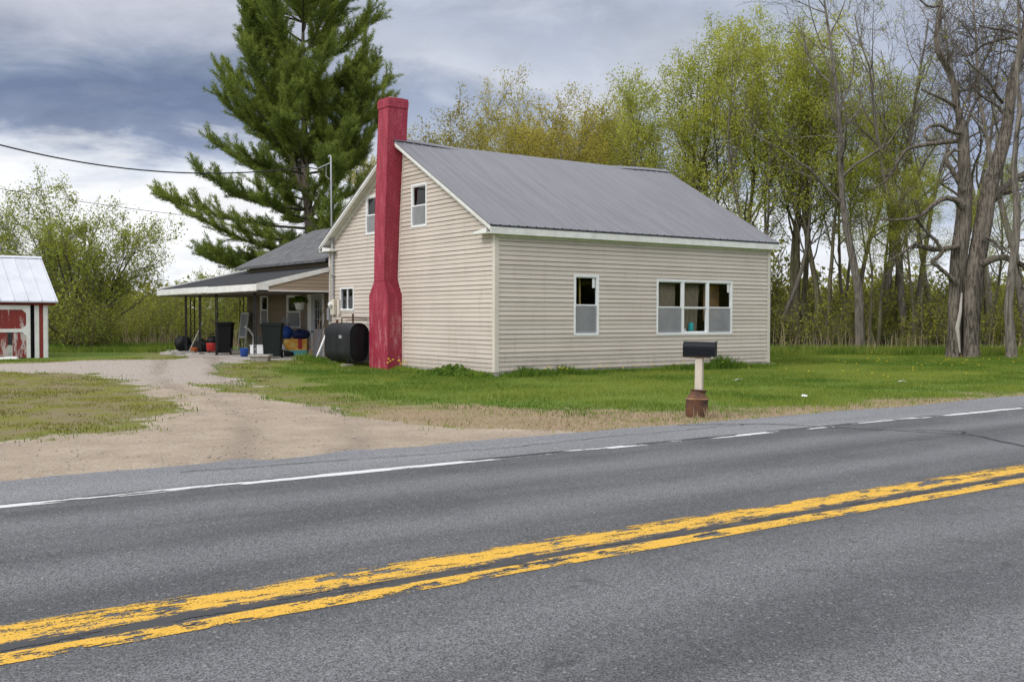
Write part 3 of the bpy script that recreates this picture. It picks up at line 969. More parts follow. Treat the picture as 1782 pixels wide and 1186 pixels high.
for xa, xb, nx_ in ((X0, 0.0, -1), (L, X1, 1)):
    for side in (0, 1):
        m = MB()
        fy = lambda y: y if side == 0 else W - y
        y0, y1 = YE + 0.01, RIDGE_Y
        xo = xa if nx_ < 0 else xb
        for dx0, dx1, zt, zb in ((0.012, 0.036, -0.034, -0.125), (0.036, 0.058, -0.034, -0.175)):
            u0, u1 = xo - nx_ * dx0, xo - nx_ * dx1
            m.prism([(fy(y0), roof_z(y0) + zt), (fy(y1), roof_z(y1) + zt), (fy(y1), roof_z(y1) + zb), (fy(y0), roof_z(y0) + zb)],
                    min(u0, u1), max(u0, u1), 'x')
        u0, u1 = xo - nx_ * 0.058, (0 if nx_ < 0 else L) + nx_ * 0.006      # soffit
        m.prism([(fy(y0), roof_z(y0) - 0.10), (fy(y1), roof_z(y1) - 0.10), (fy(y1), roof_z(y1) - 0.12), (fy(y0), roof_z(y0) - 0.12)],
                min(u0, u1), max(u0, u1), 'x')
        u0, u1 = (0 if nx_ < 0 else L) + nx_ * 0.004, (0 if nx_ < 0 else L) + nx_ * 0.034   # frieze board along the rake
        y0 = 0.12
        m.prism([(fy(y0), roof_z(y0) - 0.122), (fy(y1), roof_z(y1) - 0.122), (fy(y1), roof_z(y1) - 0.25), (fy(y0), roof_z(y0) - 0.25)],
                min(u0, u1), max(u0, u1), 'x')
        m.build('rake_board', M['old_white'], house)


# windows ------------------------------------------------------------------------------
def window(T, s0, s1, z0, z1, cols=1, screens=(True,), slider=False, label=None):
    fw = 0.062
    mb = MB(T)
    n0, n1 = -0.05, 0.034
    mb.box(s0, s1, n0, n1, z0, z0 + fw)
    mb.box(s0, s1, n0, n1, z1 - fw, z1)
    mb.box(s0, s0 + fw, n0, n1, z0 + fw, z1 - fw)
    mb.box(s1 - fw, s1, n0, n1, z0 + fw, z1 - fw)
    wi = (s1 - s0 - 2 * fw - (cols - 1) * fw * 1.3) / cols
    zm = (z0 + z1) / 2
    panes, scr = [], []
    for c in range(cols):
        a = s0 + fw + c * (wi + fw * 1.3)
        if c:
            mb.box(a - fw * 1.3, a, n0, n1, z0 + fw, z1 - fw)
        if slider:
            mid = a + wi / 2
            mb.box(mid - .025, mid + .025, -0.03, 0.01, z0 + fw, z1 - fw)
            panes.append((a, mid - .025, z0 + fw, z1 - fw, -.02))
            panes.append((mid + .025, a + wi, z0 + fw, z1 - fw, -.02))
            continue
        q = 0.038
        # upper sash (outer), lower sash (set back, or behind a screen)
        for (za, zb, na, nb) in ((zm - .022, z1 - fw, -.030, .012), (z0 + fw, zm - .022, -.046, -.014)):
            mb.box(a, a + wi, na, nb, za, za + q)
            mb.box(a, a + wi, na, nb, zb - q * .8, zb)
            mb.box(a, a + q * .8, na, nb, za + q, zb - q * .8)
            mb.box(a + wi - q * .8, a + wi, na, nb, za + q, zb - q * .8)
            panes.append((a + q * .8, a + wi - q * .8, za + q, zb - q * .8, (na + nb) / 2 - .008))
        if screens[c]:
            scr.append((a + .006, a + wi - .006, z0 + fw + .004, zm - .026, .003))
    w = mb.build('window', M['white'], house)
    if label:
        w['label'] = label
    for (a, b, za, zb, nn) in panes:
        p = MB(T)
        p.quad((a, nn, za), (b, nn, za), (b, nn, zb), (a, nn, zb))
        p.build('pane', M['glass'], w)
    for (a, b, za, zb, nn) in scr:
        p = MB(T)
        p.quad((a, nn, za), (b, nn, za), (b, nn, zb), (a, nn, zb))
        p.build('insect_screen', M['screen'], w)
    return w


w1 = window(T_front, *WIN_F[0], label='tall single sash window on the long front wall')
w3 = window(T_front, *WIN_F[1], cols=3, screens=(True, False, True), label='wide triple window with curtains behind it')
for w_, a, zt in ((w1, WIN_F[0][1] - .22, WIN_F[0][3] - .11), (w3, WIN_F[1][1] - .20, WIN_F[1][3] - .10)):
    p = MB(T_front)
    p.box(a, a + .10, -.016, -.013, zt - .27, zt)
    p.build('sticker', M['paper'], w_)
window(T_gable, *WIN_G[0], label='upper gable window beside the chimney')
window(T_gable, *WIN_G[1], label='upper gable window half hidden by the chimney')
window(T_gable, *WIN_G[2], slider=True, label='small slider window above the oil tank')

# chimney ------------------------------------------------------------------------------
XB = 0.10


def ring(x, ya, yb, z):
    return [(x, ya, z), (XB, ya, z), (XB, yb, z), (x, yb, z)]


m = MB()
m.loft([ring(-0.53, 5.08, 6.31, -0.1), ring(-0.53, 5.09, 6.31, 2.38)])
ya, yb = 5.09, 6.31
steps = 6
for i in range(steps):                                # corbelled shoulders
    t = (i + 1) / steps
    m.box(-0.528 + .004 * i, XB, 5.09 + 0.26 * t, 6.31 - 0.30 * t, 2.38 + i * 0.075, 2.38 + (i + 1) * 0.075)
m.loft([ring(-0.52, 5.36, 6.00, 2.80), ring(-0.53, 5.24, 5.92, 4.72), ring(-0.55, 5.11, 5.80, 6.0), ring(-0.585, 4.915, 5.545, 8.12)])
m.loft([ring(-0.61, 4.885, 5.575, 8.12), ring(-0.622, 4.87, 5.575, 8.33)])
m.loft([ring(-0.60, 4.90, 5.55, 8.33), ring(-0.60, 4.90, 5.55, 8.40)])
chim = m.build('chimney', M['brick'], house)
m = MB()
m.box(-0.5, 0.0, 4.98, 5.48, 8.40, 8.44)
m.build('chimney_cap', M['concrete'], chim)
m = MB()
m.tube([(-0.55, 5.45, 8.36), (-0.55, 5.45, 8.53)], .018, 6)
m.build('cap_bolt', M['rust'], chim)
m = MB()
m.tube([(-0.30, 4.98, 8.36), (-0.30, 4.98, 8.52)], .018, 6)
m.build('cap_bolt', M['rust'], chim)
m = MB()                                              # pale trim where the siding meets the brick
m.prism([(5.06, 0.15), (5.06, 2.36), (5.335, 2.86), (5.20, 4.72), (5.075, 6.0), (4.99, 6.85), (4.95, 6.85), (5.03, 6.0), (5.155, 4.72), (5.285, 2.87), (5.01, 2.38), (5.01, .15)],
        -0.036, -0.004, 'x')
m.build('chimney_trim', M['corner'], house)

# rear wing --------------------------------------------------------------------------------
EX = 0.30
EV1 = 18.9
T_wing = lambda s, n, z: (EX - n, s, z)
DOOR = (11.45, 12.40, 0.20, 2.45)
WIN_E = [(13.42, 14.70, 1.23, 2.50), (16.6, 17.4, 1.33, 2.54)]
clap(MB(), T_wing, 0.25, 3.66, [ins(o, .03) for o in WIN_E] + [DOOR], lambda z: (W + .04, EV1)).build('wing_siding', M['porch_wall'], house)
m = MB()
m.box(EX + .05, 6.7, EV1 - .1, EV1, 0.0, 3.62)
m.prism([(EX, 3.62), (6.7, 3.62), (3.5, 5.3)], EV1 - .1, EV1, 'y')
m.box(6.6, 6.7, W + .1, EV1 - .1, 0.0, 3.62)
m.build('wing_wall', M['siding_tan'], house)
m = MB()
m.box(EX + .2, EX + 3.0, W + .3, W + .4, 0.2, 3.5)
m.box(EX + 2.4, EX + 2.5, W + .4, EV1 - .2, 0.2, 3.5)
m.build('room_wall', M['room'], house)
m = MB()
for sgn in (0, 1):
    fx = (lambda a: a) if sgn == 0 else (lambda a: 7.0 - a)
    zt = lambda a: 3.73 + 0.49 * (a + 0.06)
    pl = [(-0.06, 10.52), (0.95, 10.48), (3.5, 8.25), (3.5, EV1 + .4), (-0.06, EV1 + .4)]
    top = [(fx(a), y, zt(a)) for a, y in pl]
    bot = [(fx(a), y, zt(a) - 0.10) for a, y in pl]
    m.loft([bot, top])
m.build('wing_roof', M['shingle'], house)
window(T_wing, *WIN_E[0], label='porch window behind the hanging plant')
window(T_wing, *WIN_E[1], label='porch window at the far end of the wing')
m = MB(T_wing)
m.box(DOOR[0] - .10, DOOR[0], -.03, .035, .2, 2.55)
m.box(DOOR[1], DOOR[1] + .34, -.03, .045, .2, 2.55)
m.box(DOOR[0], DOOR[1], -.03, .035, 2.45, 2.55)
m.build('door_casing', M['old_white'], house)
m = MB(T_wing)
a, b = DOOR[0] + .01, DOOR[1] - .01
m.box(a, b, -.05, -.01, .22, 1.22)
m.box(a, a + .16, -.05, -.01, 1.22, 2.44)
m.box(b - .16, b, -.05, -.01, 1.22, 2.44)
m.box(a + .16, b - .16, -.05, -.01, 2.30, 2.44)
for k in range(1, 3):
    xx = a + .16 + (b - a - .32) * k / 3
    m.box(xx - .012, xx + .012, -.04, -.015, 1.22, 2.30)
    zz_ = 1.22 + 1.08 * k / 3
    m.box(a + .16, b - .16, -.042, -.017, zz_ - .012, zz_ + .012)
m.box(a + .13, b - .13, -.01, .004, .40, .52)
door = m.build('door', M['door_grey'], house)
p = MB(T_wing)
p.quad((a + .16, -.03, 1.22), (b - .16, -.03, 1.22), (b - .16, -.03, 2.30), (a + .16, -.03, 2.30))
p.build('pane', M['glass'], door)
p = MB(T_wing)
p.tube([(b - .07, -.01, 1.12), (b - .07, .05, 1.12), (b - .07, .075, 1.12)], [.012, .02, .032], 10)
p.build('handle', M['iron'], door)

# porch roof, wrapping round the far end of the wing as a carport ----------------------------
PSL = 0.232
pz = lambda x_: 2.80 + PSL * (x_ + 2.70)
PV0, PV1 = 10.24, 21.3
m = MB()
m.loft([[(-2.70, PV0, pz(-2.7) - .06), (EX - .03, PV0, pz(EX) - .06), (EX - .03, EV1 + .05, pz(EX) - .06), (-2.70, EV1 + .05, pz(-2.7) - .06)],
        [(-2.70, PV0, pz(-2.7)), (EX - .03, PV0, pz(EX)), (EX - .03, EV1 + .05, pz(EX)), (-2.70, EV1 + .05, pz(-2.7))]])
m.loft([[(-2.70, EV1 + .05, pz(-2.7) - .06), (3.0, EV1 + .05, pz(3) - .06), (3.0, PV1, pz(3) - .06), (-2.70, PV1, pz(-2.7) - .06)],
        [(-2.70, EV1 + .05, pz(-2.7)), (3.0, EV1 + .05, pz(3)), (3.0, PV1, pz(3)), (-2.70, PV1, pz(-2.7))]])
m.build('porch_roof', M['membrane'], house)
m = MB()
r = random.Random(4)
vv = PV0 - .03
while vv < PV1 + .02:                                 # eave fascia in separate uneven lengths
    ve = min(vv + r.uniform(2.2, 3.4), PV1 + .03)
    dz0 = r.uniform(-.012, .012)
    m.box(-2.745 + r.uniform(-.006, .006), -2.703, vv, ve - .004, 2.555 + dz0, 2.785 + dz0)
    vv = ve
m.prism([(-2.74, 2.575), (-2.74, pz(-2.74) - .0), (EX - .36, pz(EX - .36) + .0), (EX - .36, pz(EX - .36) - .15), (-2.3, 2.70), (-2.3, 2.575)], PV0 - .035, PV0 - .004, 'y')
m.prism([(-2.74, pz(-2.74) - .20), (-2.74, pz(-2.74) + .05), (3.0, pz(3) + .05), (3.0, pz(3) - .20)], PV1 + .002, PV1 + .03, 'y')
m.prism([(-2.70, pz(-2.70) + .004), (-2.70, pz(-2.70) + .05), (3.0, pz(3) + .05), (3.0, pz(3) + .004)], PV1 - .16, PV1 - .002, 'y')
m.build('porch_fascia', M['old_white'], house)


def panel_lim(z):
    xl = (z + .17 - 2.80) / PSL - 2.70
    xl = max(xl, -2.28)
    return None if xl > -0.1 else (xl, -0.045)


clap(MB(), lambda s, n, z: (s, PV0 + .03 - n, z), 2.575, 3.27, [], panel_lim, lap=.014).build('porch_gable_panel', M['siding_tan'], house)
m = MB()
m.box(-2.3, -.03, PV0 - .01, PV0 + .05, 2.54, 2.574)
m.box(-.045, -.012, PV0 - .012, PV0 + .03, .2, 3.36)
m.build('porch_trim', M['white'], house)
m = MB()
m.box(-2.70, EX - .03, PV0 + .05, PV1, 2.50, 2.535)
m.build('porch_ceiling', M['ceiling_wood'], house)
m = MB()
m.box(-2.95, EX - .005, 10.5, 21.6, 0.0, 0.225)
m.build('porch_slab', M['concrete'], house, bevel=.02)


def lattice_post(x_, y_, z0, z1, axis):
    mb = MB()
    hw = .085
    d = (1, 0) if axis == 'x' else (0, 1)
    for s_ in (-1, 1):
        cx, cy = x_ + d[0] * hw * s_, y_ + d[1] * hw * s_
        mb.box(cx - .018, cx + .018, cy - .018, cy + .018, z0, z1)
    n = 14
    for i in range(n):
        za, zb = z0 + (z1 - z0) * i / n, z0 + (z1 - z0) * (i + 1) / n
        sg = 1 if i % 2 else -1
        mb.tube([(x_ - d[0] * hw * sg, y_ - d[1] * hw * sg, za), (x_ + d[0] * hw * sg, y_ + d[1] * hw * sg, zb)], .009, 5)
    mb.box(x_ - .11, x_ + .11, y_ - .11, y_ + .11, z0, z0 + .012)
    return mb.build('porch_post', M['iron'], house)


for (x_, y_, ax) in ((-2.5, 10.95, 'y'), (-2.5, 14.75, 'y'), (-2.5, 16.6, 'y'), (-2.5, 18.3, 'y'), (-1.30, 21.1, 'x'), (0.9, 21.1, 'x')):
    lattice_post(x_, y_, .22, 2.55 if x_ < 0 else 3.4, ax)

# service mast, meter
m = MB()
m.tube([(-.09, 9.86, 2.25), (-.09, 9.86, 4.72)], .040, 10)
m.tube([(-.09, 9.86, 4.70), (-.14, 9.84, 4.85), (-.16, 9.84, 7.22), (-.165, 9.87, 7.27), (-.18, 9.93, 7.27), (-.19, 9.96, 7.22)], .028, 10)
m.box(-.20, .0, 9.80, 9.92, 3.1, 3.14)
m.box(-.20, .0, 9.80, 9.92, 4.3, 4.34)
mast = m.build('service_mast', M['galv'], house)
m = MB()
m.tube([(-.16, 9.84, 7.02), (-.22, 10.25, 6.96), (-.26, 10.75, 6.90)], .022, 6)
m.tube([(-.20, 10.12, 6.95), (-.20, 10.15, 6.6), (-.18, 9.9, 6.45)], .010, 5)
m.build('mast_bracket', M['galv'], mast)
m = MB()
m.box(-.13, -.022, 9.70, 9.98, 1.74, 2.28)
mt = m.build('electric_meter', M['meter'], house, bevel=.01)
m = MB()
m.tube([(-.13, 9.87, 2.10), (-.19, 9.87, 2.10), (-.24, 9.87, 2.10)], [.085, .085, .07], 16)
m.build('meter_glass', M['white'], mt)
m = MB()
m.box(-.14, -.036, 10.10, 10.25, 1.55, 1.98)
m.build('switch_box', M['grey_box'], house, bevel=.008)
m = MB()
m.box(-.09, -.022, 9.36, 9.52, 1.75, 2.26)
m.build('conduit_cover', M['corner'], house)

# things inside the windows ------------------------------------------------------------------


def curtain(x0, x1, z0, z1, y, label, mat, taper=0.0):
    mb = MB()
    n = 44
    rows = 5
    vs, fs = [], []
    for j in range(rows):
        t = j / (rows - 1)
        for i in range(n + 1):
            u = i / n
            xx = x0 + (x1 - x0) * (u * (1 - taper * t) + taper * t * .5 * 0)
            vs.append((xx, y + .035 * math.sin(u * 47 + 2 * math.sin(u * 9)) * (.5 + .5 * t), z1 - (z1 - z0) * t))
    for j in range(rows - 1):
        for i in range(n):
            a_ = j * (n + 1) + i
            fs.append((a_, a_ + 1, a_ + n + 2, a_ + n + 1))
    mb.add(vs, fs, True)
    o = mb.build('curtain', mat, None)
    so = o.modifiers.new('thickness', 'SOLIDIFY')
    so.thickness = .006
    return tag(o, label, 'curtain')


curtain(6.06, 6.98, 0.8, 2.85, .22, 'brown curtain behind the left light of the triple window', M['curtain'])
curtain(7.30, 8.10, 0.8, 2.85, .26, 'brown curtain gathered in the middle light of the triple window', M['curtain'], .2)
m = MB()
m.box(8.55, 9.28, .50, .53, 1.55, 2.70)
pic = m.build('hanging_cloth', simple('orange_brown_print', (0.50, 0.24, 0.06), 0.8, color2=(0.18, 0.13, 0.10), scale=4.0), None)
tag(pic, 'orange and brown cloth hanging behind the right light of the triple window', 'cloth')
m = MB()
m.lathe([(.0, 1.235), (.075, 1.235), (.085, 1.30), (.085, 1.46), (.07, 1.50), (.0, 1.50)], 7.62, .14, 18)
cup = m.build('cup', M['teal'], None)
tag(cup, 'teal cup on the sill inside the middle light of the triple window', 'cup')
m = MB()
m.box(5.95, 9.4, .06, .22, 1.20, 1.232)
m.build('window_sill', M['old_white'], house)
for k, (x_, z_) in enumerate(((6.72, .10), (6.30, .06), (7.33, .06))):
    m = MB()
    m.lathe([(.0, 1.233), (.055, 1.233), (.06, 1.25), (.03, 1.25 + z_ * .6), (.042, 1.25 + z_), (.0, 1.27 + z_)], x_, .13, 12)
    tag(m.build('figurine', M['paper'], None), ['largest white figurine on the sill in the left light of the triple window', 'small white figurine left of the larger one on the same sill',
        'small white figurine on the sill left of the teal cup'][k], 'figurine', 'white figurines on the sill')
m = MB()
m.tube([(3.27, .35, .3), (3.20, .30, 3.1)], .028, 8)
tag(m.build('wooden_stick', simple('yellow_wood', (.55, .36, .12), .6), None), 'yellowish wooden stick standing upright behind the single front window', 'stick')

# ---------------------------------------------------------------- shed
shed = thing('shed', 'red shed with peeling plank door and pale metal roof', 'shed', (-8.18, 15.81, 0.18))
SW, SD, SH = 6.5, 5.0, 2.0                          # runs to the left along -X
m = MB()
m.box(-SW, -.58, -.0, .06, 1.85, SH)
m.box(-SW, -SW + .1, 0.06, SD, 0, SH)
m.box(-SW, 0, SD - .06, SD, 0, SH)
m.prism([(.06, SH), (SD - .06, SH), (SD / 2, SH + 1.58)], -.06, -.0, 'x')
m.box(-.06, 0, .06, SD - .06, 0, SH)
m.box(-.275, -.14, -.005, .05, 0, SH)
m.build('wall', M['shed_red'], shed)
m = MB()
m.box(-.42, -.275, -.02, .05, -.02, SH - .06)
m.box(-.14, .012, -.02, .05, -.02, SH - .02)
m.box(.003, .02, -.02, .14, -.02, SH - .02)
m.build('corner_board', M['old_white'], shed)
m = MB()
for i in range(2):
    xa = -.535 - 2.2 * (i + 1) + (0 if i else 0)
    m.box(xa, xa + 2.17, -.05, -.02, .06, 1.86)
dr = m.build('door', M['shed_door'], shed)
m = MB()
for i in range(2):
    xa = -.535 - 2.2 * (i + 1)
    xb = xa + 2.17
    y0, y1 = -.075, -.05
    m.box(xa, xb, y0, y1, 1.72, 1.87)
    m.box(xa, xb, y0, y1, .94, 1.06)
    m.box(xb - .13, xb, y0, y1, .05, .94)
    m.box(xb - .13, xb, y0, y1, 1.06, 1.72)
    m.box(xa, xa + .13, y0, y1, .05, .94)
    m.box(xa, xa + .13, y0, y1, 1.06, 1.72)
    for (cx, cz, sz) in ((xb - .13, 1.72, -1), (xb - .13, .94, -1), (xb - .13, 1.06, 1)):
        m.prism([(cx, cz), (cx - .13, cz), (cx, cz + .13 * sz)], y0 + .002, y1, 'y')
m.build('door_brace', M['old_white'], dr)
m = MB()
m.box(-1.29, -1.14, -.056, -.018, .50, .94)
m.build('door_gap', M['dark'], dr)
m = MB()
m.box(-1.29, -1.13, -.058, -.012, .06, .50)
m.build('bare_plank', M['grey_plastic'], dr)
for side in (0, 1):
    m = MB()
    fy = (lambda y: y) if side == 0 else (lambda y: SD - y)
    y0, y1 = -.28, SD / 2
    zz0 = SH + .02
    sl = (1.66) / (y1 - y0)
    xs_ = [(-SW - .3, .0)]
    x_ = -SW - .3
    while x_ < .26:
        xs_ += [(x_ + .40, 0), (x_ + .42, .03), (x_ + .44, 0)]
        x_ += .44
    xs_ = [q for q in xs_ if q[0] < .30] + [(.30, 0)]
    vs = []
    for y in (y0, y1):
        vs += [(a, fy(y), zz0 + sl * (y - y0) + h) for a, h in xs_]
    n = len(xs_)
    fs = [(j, j + 1, n + j + 1, n + j) for j in range(n - 1)]
    b = len(vs)
    vs += [(xs_[0][0], fy(y0), zz0 - .05), (.30, fy(y0), zz0 - .05), (.30, fy(y1), zz0 + sl * (y1 - y0) - .05), (xs_[0][0], fy(y1), zz0 + sl * (y1 - y0) - .05)]
    fs += [(b, b + 1, b + 2, b + 3), (n - 1, 2 * n - 1, b + 2, b + 1), (0, n - 1, b + 1, b)]
    m.add(vs, fs)
    m.build('roof', M['shed_roof'], shed)
m = MB()
zr = SH + .02 + 1.66
m.prism([(SD / 2 - .14, zr - .05), (SD / 2, zr + .03), (SD / 2 + .14, zr - .05), (SD / 2, zr + .005)], -SW - .3, .31, 'x')
m.build('ridge_cap', M['shed_roof'], shed)
m = MB()
m.box(-SW, .25, -.10, .0, SH - .12, SH + .04)
m.build('eave_board', M['shed_red'], shed)
m = MB()
m.box(-SW + .2, -.2, .3, .35, 0, SH)
m.build('inner_wall', M['dark'], shed)
m = MB()
m.add([(-1.9, -.42, 0), (-1.2, -.5, 0), (-1.15, -.28, 0.03), (-1.8, -.2, 0.02), (-1.85, -.36, .09), (-1.3, -.42, .12), (-1.25, -.3, .10), (-1.7, -.24, .07)],
      [(0, 1, 5, 4), (1, 2, 6, 5), (2, 3, 7, 6), (3, 0, 4, 7), (4, 5, 6, 7)])
bd = m.build('broken_board', M['old_white'], None, bevel=.02)
bd.location = (-8.0, 15.75, 0.19)
tag(bd, 'white broken board lying in the grass before the shed door', 'board')

# ---------------------------------------------------------------- mailbox on a milk can
mbx = thing('mailbox', 'dark rural mailbox on a pale wooden post at the roadside', 'mailbox', (-3.36, -10.86, 0.0))
ROT = 0.0
m = MB()
hx = .25


def arch(x, w, h, k=10, z0=1.035):
    zb = z0 + h - w
    pts = [(x, -w, z0), (x, w, z0)]
    pts += [(x, w * math.cos(t), zb + w * math.sin(t)) for t in [math.pi * i / k for i in range(k + 1)]]
    return pts


m.loft([arch(-hx, .102, .245), arch(hx, .102, .245)], True)
bx = m.build('box', M['mailbox'], mbx, bevel=.004)
m = MB()
m.loft([arch(hx + .001, .110, .258, z0=1.028), arch(hx + .022, .110, .258, z0=1.028)])
m.build('door', M['mailbox'], mbx, bevel=.004)
m = MB()
m.loft([arch(-hx - .012, .108, .254, z0=1.03), arch(-hx - .001, .108, .254, z0=1.03)])
m.build('back_rim', M['mailbox'], mbx)
m = MB()
m.tube([(hx + .022, 0, 1.255), (hx + .045, 0, 1.255), (hx + .045, 0, 1.285), (hx + .02, 0, 1.29)], .008, 6)
m.build('latch', M['iron'], mbx)
m = MB()
m.box(-.16, .18, -.07, .07, 1.006, 1.034)
m.box(-.29, -.16, -.02, .02, 1.01, 1.03)
m.build('mounting_board', M['wood_pole'], mbx)
m = MB()
m.box(-.062, .062, -.062, .062, .30, 1.005)
pst = m.build('post', M['post_wood'], mbx, bevel=.006)
m = MB()
m.tube([(-.062, -.02, .52), (-.067, -.02, .52)], .012, 8)
m.build('bolt', M['rust'], pst)
mbx.rotation_euler = (0, .012, -1.0)

can = thing('milk_can', 'rusty old milk can holding the mailbox post', 'milk can', (-3.40, -10.86, -0.01))
m = MB()
m.lathe([(0, 0), (.180, 0), (.188, .015), (.186, .15), (.184, .30), (.190, .322), (.194, .330), (.190, .342), (.168, .362), (.142, .390), (.126, .415), (.118, .435)], 0, 0, 28)
bd_ = m.build('body', M['rust'], can)
for v_ in bd_.data.vertices:                            # dents
    a_ = math.atan2(v_.co.y, v_.co.x)
    k_ = 1 - .05 * math.exp(-((a_ + 2.2) * 2.2) ** 2 - ((v_.co.z - .18) * 9) ** 2) + .012 * math.sin(3 * a_ + v_.co.z * 9)
    v_.co.x *= k_
    v_.co.y *= k_
m = MB()
m.lathe([(.114, .43), (.121, .435), (.120, .455), (.132, .470), (.136, .480), (.130, .486), (.108, .470), (.105, .43)], 0, 0, 28)
rm_ = m.build('rim', M['rust'], can)
rm_.rotation_euler = (.03, .06, 0)
m = MB()
m.lathe([(.188, .320), (.1965, .329), (.1965, .335), (.188, .344)], 0, 0, 28)
m.build('shoulder_band', simple('worn_orange_band', (.34, .20, .10), .8, .4, 9.0), can)
m = MB()
m.lathe([(.0, .36), (.110, .36), (.108, .455), (0, .46)], 0, 0, 18)
m.build('soil_fill', M['rust'], can)
can.rotation_euler = (0.0, 0.035, .4)

# ---------------------------------------------------------------- oil tank
tank = thing('oil_tank', 'black oval heating oil tank standing against the gable wall', 'oil tank', (-.80, 7.36, -0.02))


def stad(y, w, z0, z1, k=12):
    pts = []
    for i in range(k + 1):
        t = math.pi * i / k
        pts.append((w * math.cos(t), y, z1 - w + w * math.sin(t)))
    for i in range(k + 1):
        t = math.pi + math.pi * i / k
        pts.append((w * math.cos(t), y, z0 + w + w * math.sin(t)))
    return pts


m = MB()
m.loft([stad(.88, .335, .235, 1.485), stad(.90, .35, .22, 1.50), stad(-.90, .35, .22, 1.50), stad(-.915, .345, .225, 1.495), stad(-.915, .325, .245, 1.475), stad(-.86, .315, .255, 1.465)], True, False)
m.build('body', M['tank'], tank)
m = MB()
m.loft([stad(-.859, .314, .256, 1.464), stad(-.885, .26, .33, 1.39), stad(-.895, .15, .6, 1.1)], True, True)
m.box(-.01, .01, -.905, -.88, .3, 1.42)
m.build('end_panel', M['tank_end'], tank)
m = MB()
m.loft([stad(-.01, .353, .217, 1.503), stad(.01, .353, .217, 1.503)], False, False)
m.build('weld_seam', M['tank_end'], tank)
m = MB()
m.box(-.358, -.351, -.35, -.15, 1.0, 1.10)
m.build('data_plate', M['galv'], tank)
for (x_, y_) in ((-.26, -.6), (.26, -.6), (-.26, .6), (.26, .6)):
    m = MB()
    m.tube([(x_, y_, .0), (x_, y_, .36)], .028, 8)
    m.build('leg', M['iron'], tank)
m = MB()
m.tube([(.0, -.45, 1.48), (.0, -.45, 1.74), (.0, -.46, 1.78)], [.03, .03, .045], 8)
m.tube([(.0, .35, 1.48), (.0, .35, 1.66), (.05, .10, 1.66), (.3, -.10, 1.66), (.8, -.10, 1.64)], .022, 6)
m.tube([(-.05, .6, 1.48), (-.05, .6, 1.60)], .045, 8)
m.tube([(.0, .0, 1.48), (.0, .0, 1.58), (.3, .0, 1.60), (.8, .05, 1.60)], .016, 6)
m.build('fill_pipe', M['rust'], tank)
for k, (x_, y_, z_, rz) in enumerate(((-1.08, 6.75, .0, .1), (-1.0, 8.0, .03, .0))):
    m = MB()
    m.box(-.20, .20, -.10, .10, 0, .16)
    o = m.build('concrete_block', M['concrete'], None, bevel=.01)
    o.location, o.rotation_euler = (x_, y_, z_), (0, 0, rz)
    tag(o, ('concrete block in the grass under the chimney end of the oil tank', 'concrete block in the grass under the porch end of the oil tank')[k], 'block', 'concrete blocks under the oil tank')

# ---------------------------------------------------------------- clutter on the porch
S0 = 0.226


def bin_(label, loc, rz, mat, lid=True):
    t = thing('wheeled_bin', label, 'wheeled bin', loc, rz, 'wheeled bins on the porch')
    mb = MB()
    rr = lambda hw, hd, z: [(-hw, -hd, z), (hw, -hd, z), (hw, hd, z), (-hw, hd, z)]
    mb.loft([rr(.27, .30, .06), rr(.34, .37, 1.06)])
    mb.loft([rr(.365, .395, 1.06), rr(.365, .395, 1.10)])
    mb.build('bin_body', mat, t, bevel=.02)
    mb = MB()
    mb.loft([rr(.37, .40, 1.102), rr(.37, .40, 1.13), rr(.28, .31, 1.165)])
    mb.tube([(-.30, .42, 1.10), (.30, .42, 1.10)], .02, 8)
    mb.build('lid', mat, t, bevel=.008)
    for s_ in (-1, 1):
        mb = MB()
        mb.tube([(s_ * .27, .30, .13), (s_ * .33, .30, .13)], .13, 18)
        w = mb.build('wheel', M['black_plastic'], t)
        mb = MB()
        mb.tube([(s_ * .325, .30, .13), (s_ * .34, .30, .13)], .085, 16)
        mb.build('rim', M['paper'], w)
    return t


bin_('black wheeled bin showing its white wheel, in the middle of the porch', (-1.96, 15.35, S0), math.radians(150), M['black_plastic']).scale = (.86, .86, 1.06)
bin_('dark green wheeled bin beside the front porch post', (-1.80, 11.1, S0), math.radians(-30), M['green_plastic']).scale = (1.0, 1.0, 1.06)

# red and black shop vacuum
t = thing('shop_vacuum', 'red canister vacuum with a black lid on the porch slab', 'vacuum', (-1.62, 17.6, S0))
m = MB()
m.lathe([(0, .05), (.24, .05), (.27, .10), (.29, .36), (.28, .40), (0, .40)], 0, 0, 20)
m.build('canister', M['red'], t)
m = MB()
m.lathe([(0, .40), (.29, .40), (.28, .48), (.20, .62), (.10, .66), (0, .66)], 0, 0, 20)
m.tube([(-.12, 0, .62), (-.12, 0, .74), (.12, 0, .74), (.12, 0, .62)], .02, 6)
m.build('motor_lid', M['black_plastic'], t)
for k in range(4):
    m = MB()
    a = k * math.pi / 2 + .4
    m.tube([(.24 * math.cos(a), .24 * math.sin(a), .06), (.26 * math.cos(a), .26 * math.sin(a), 0.0)], .03, 6)
    m.build('caster', M['iron'], t)

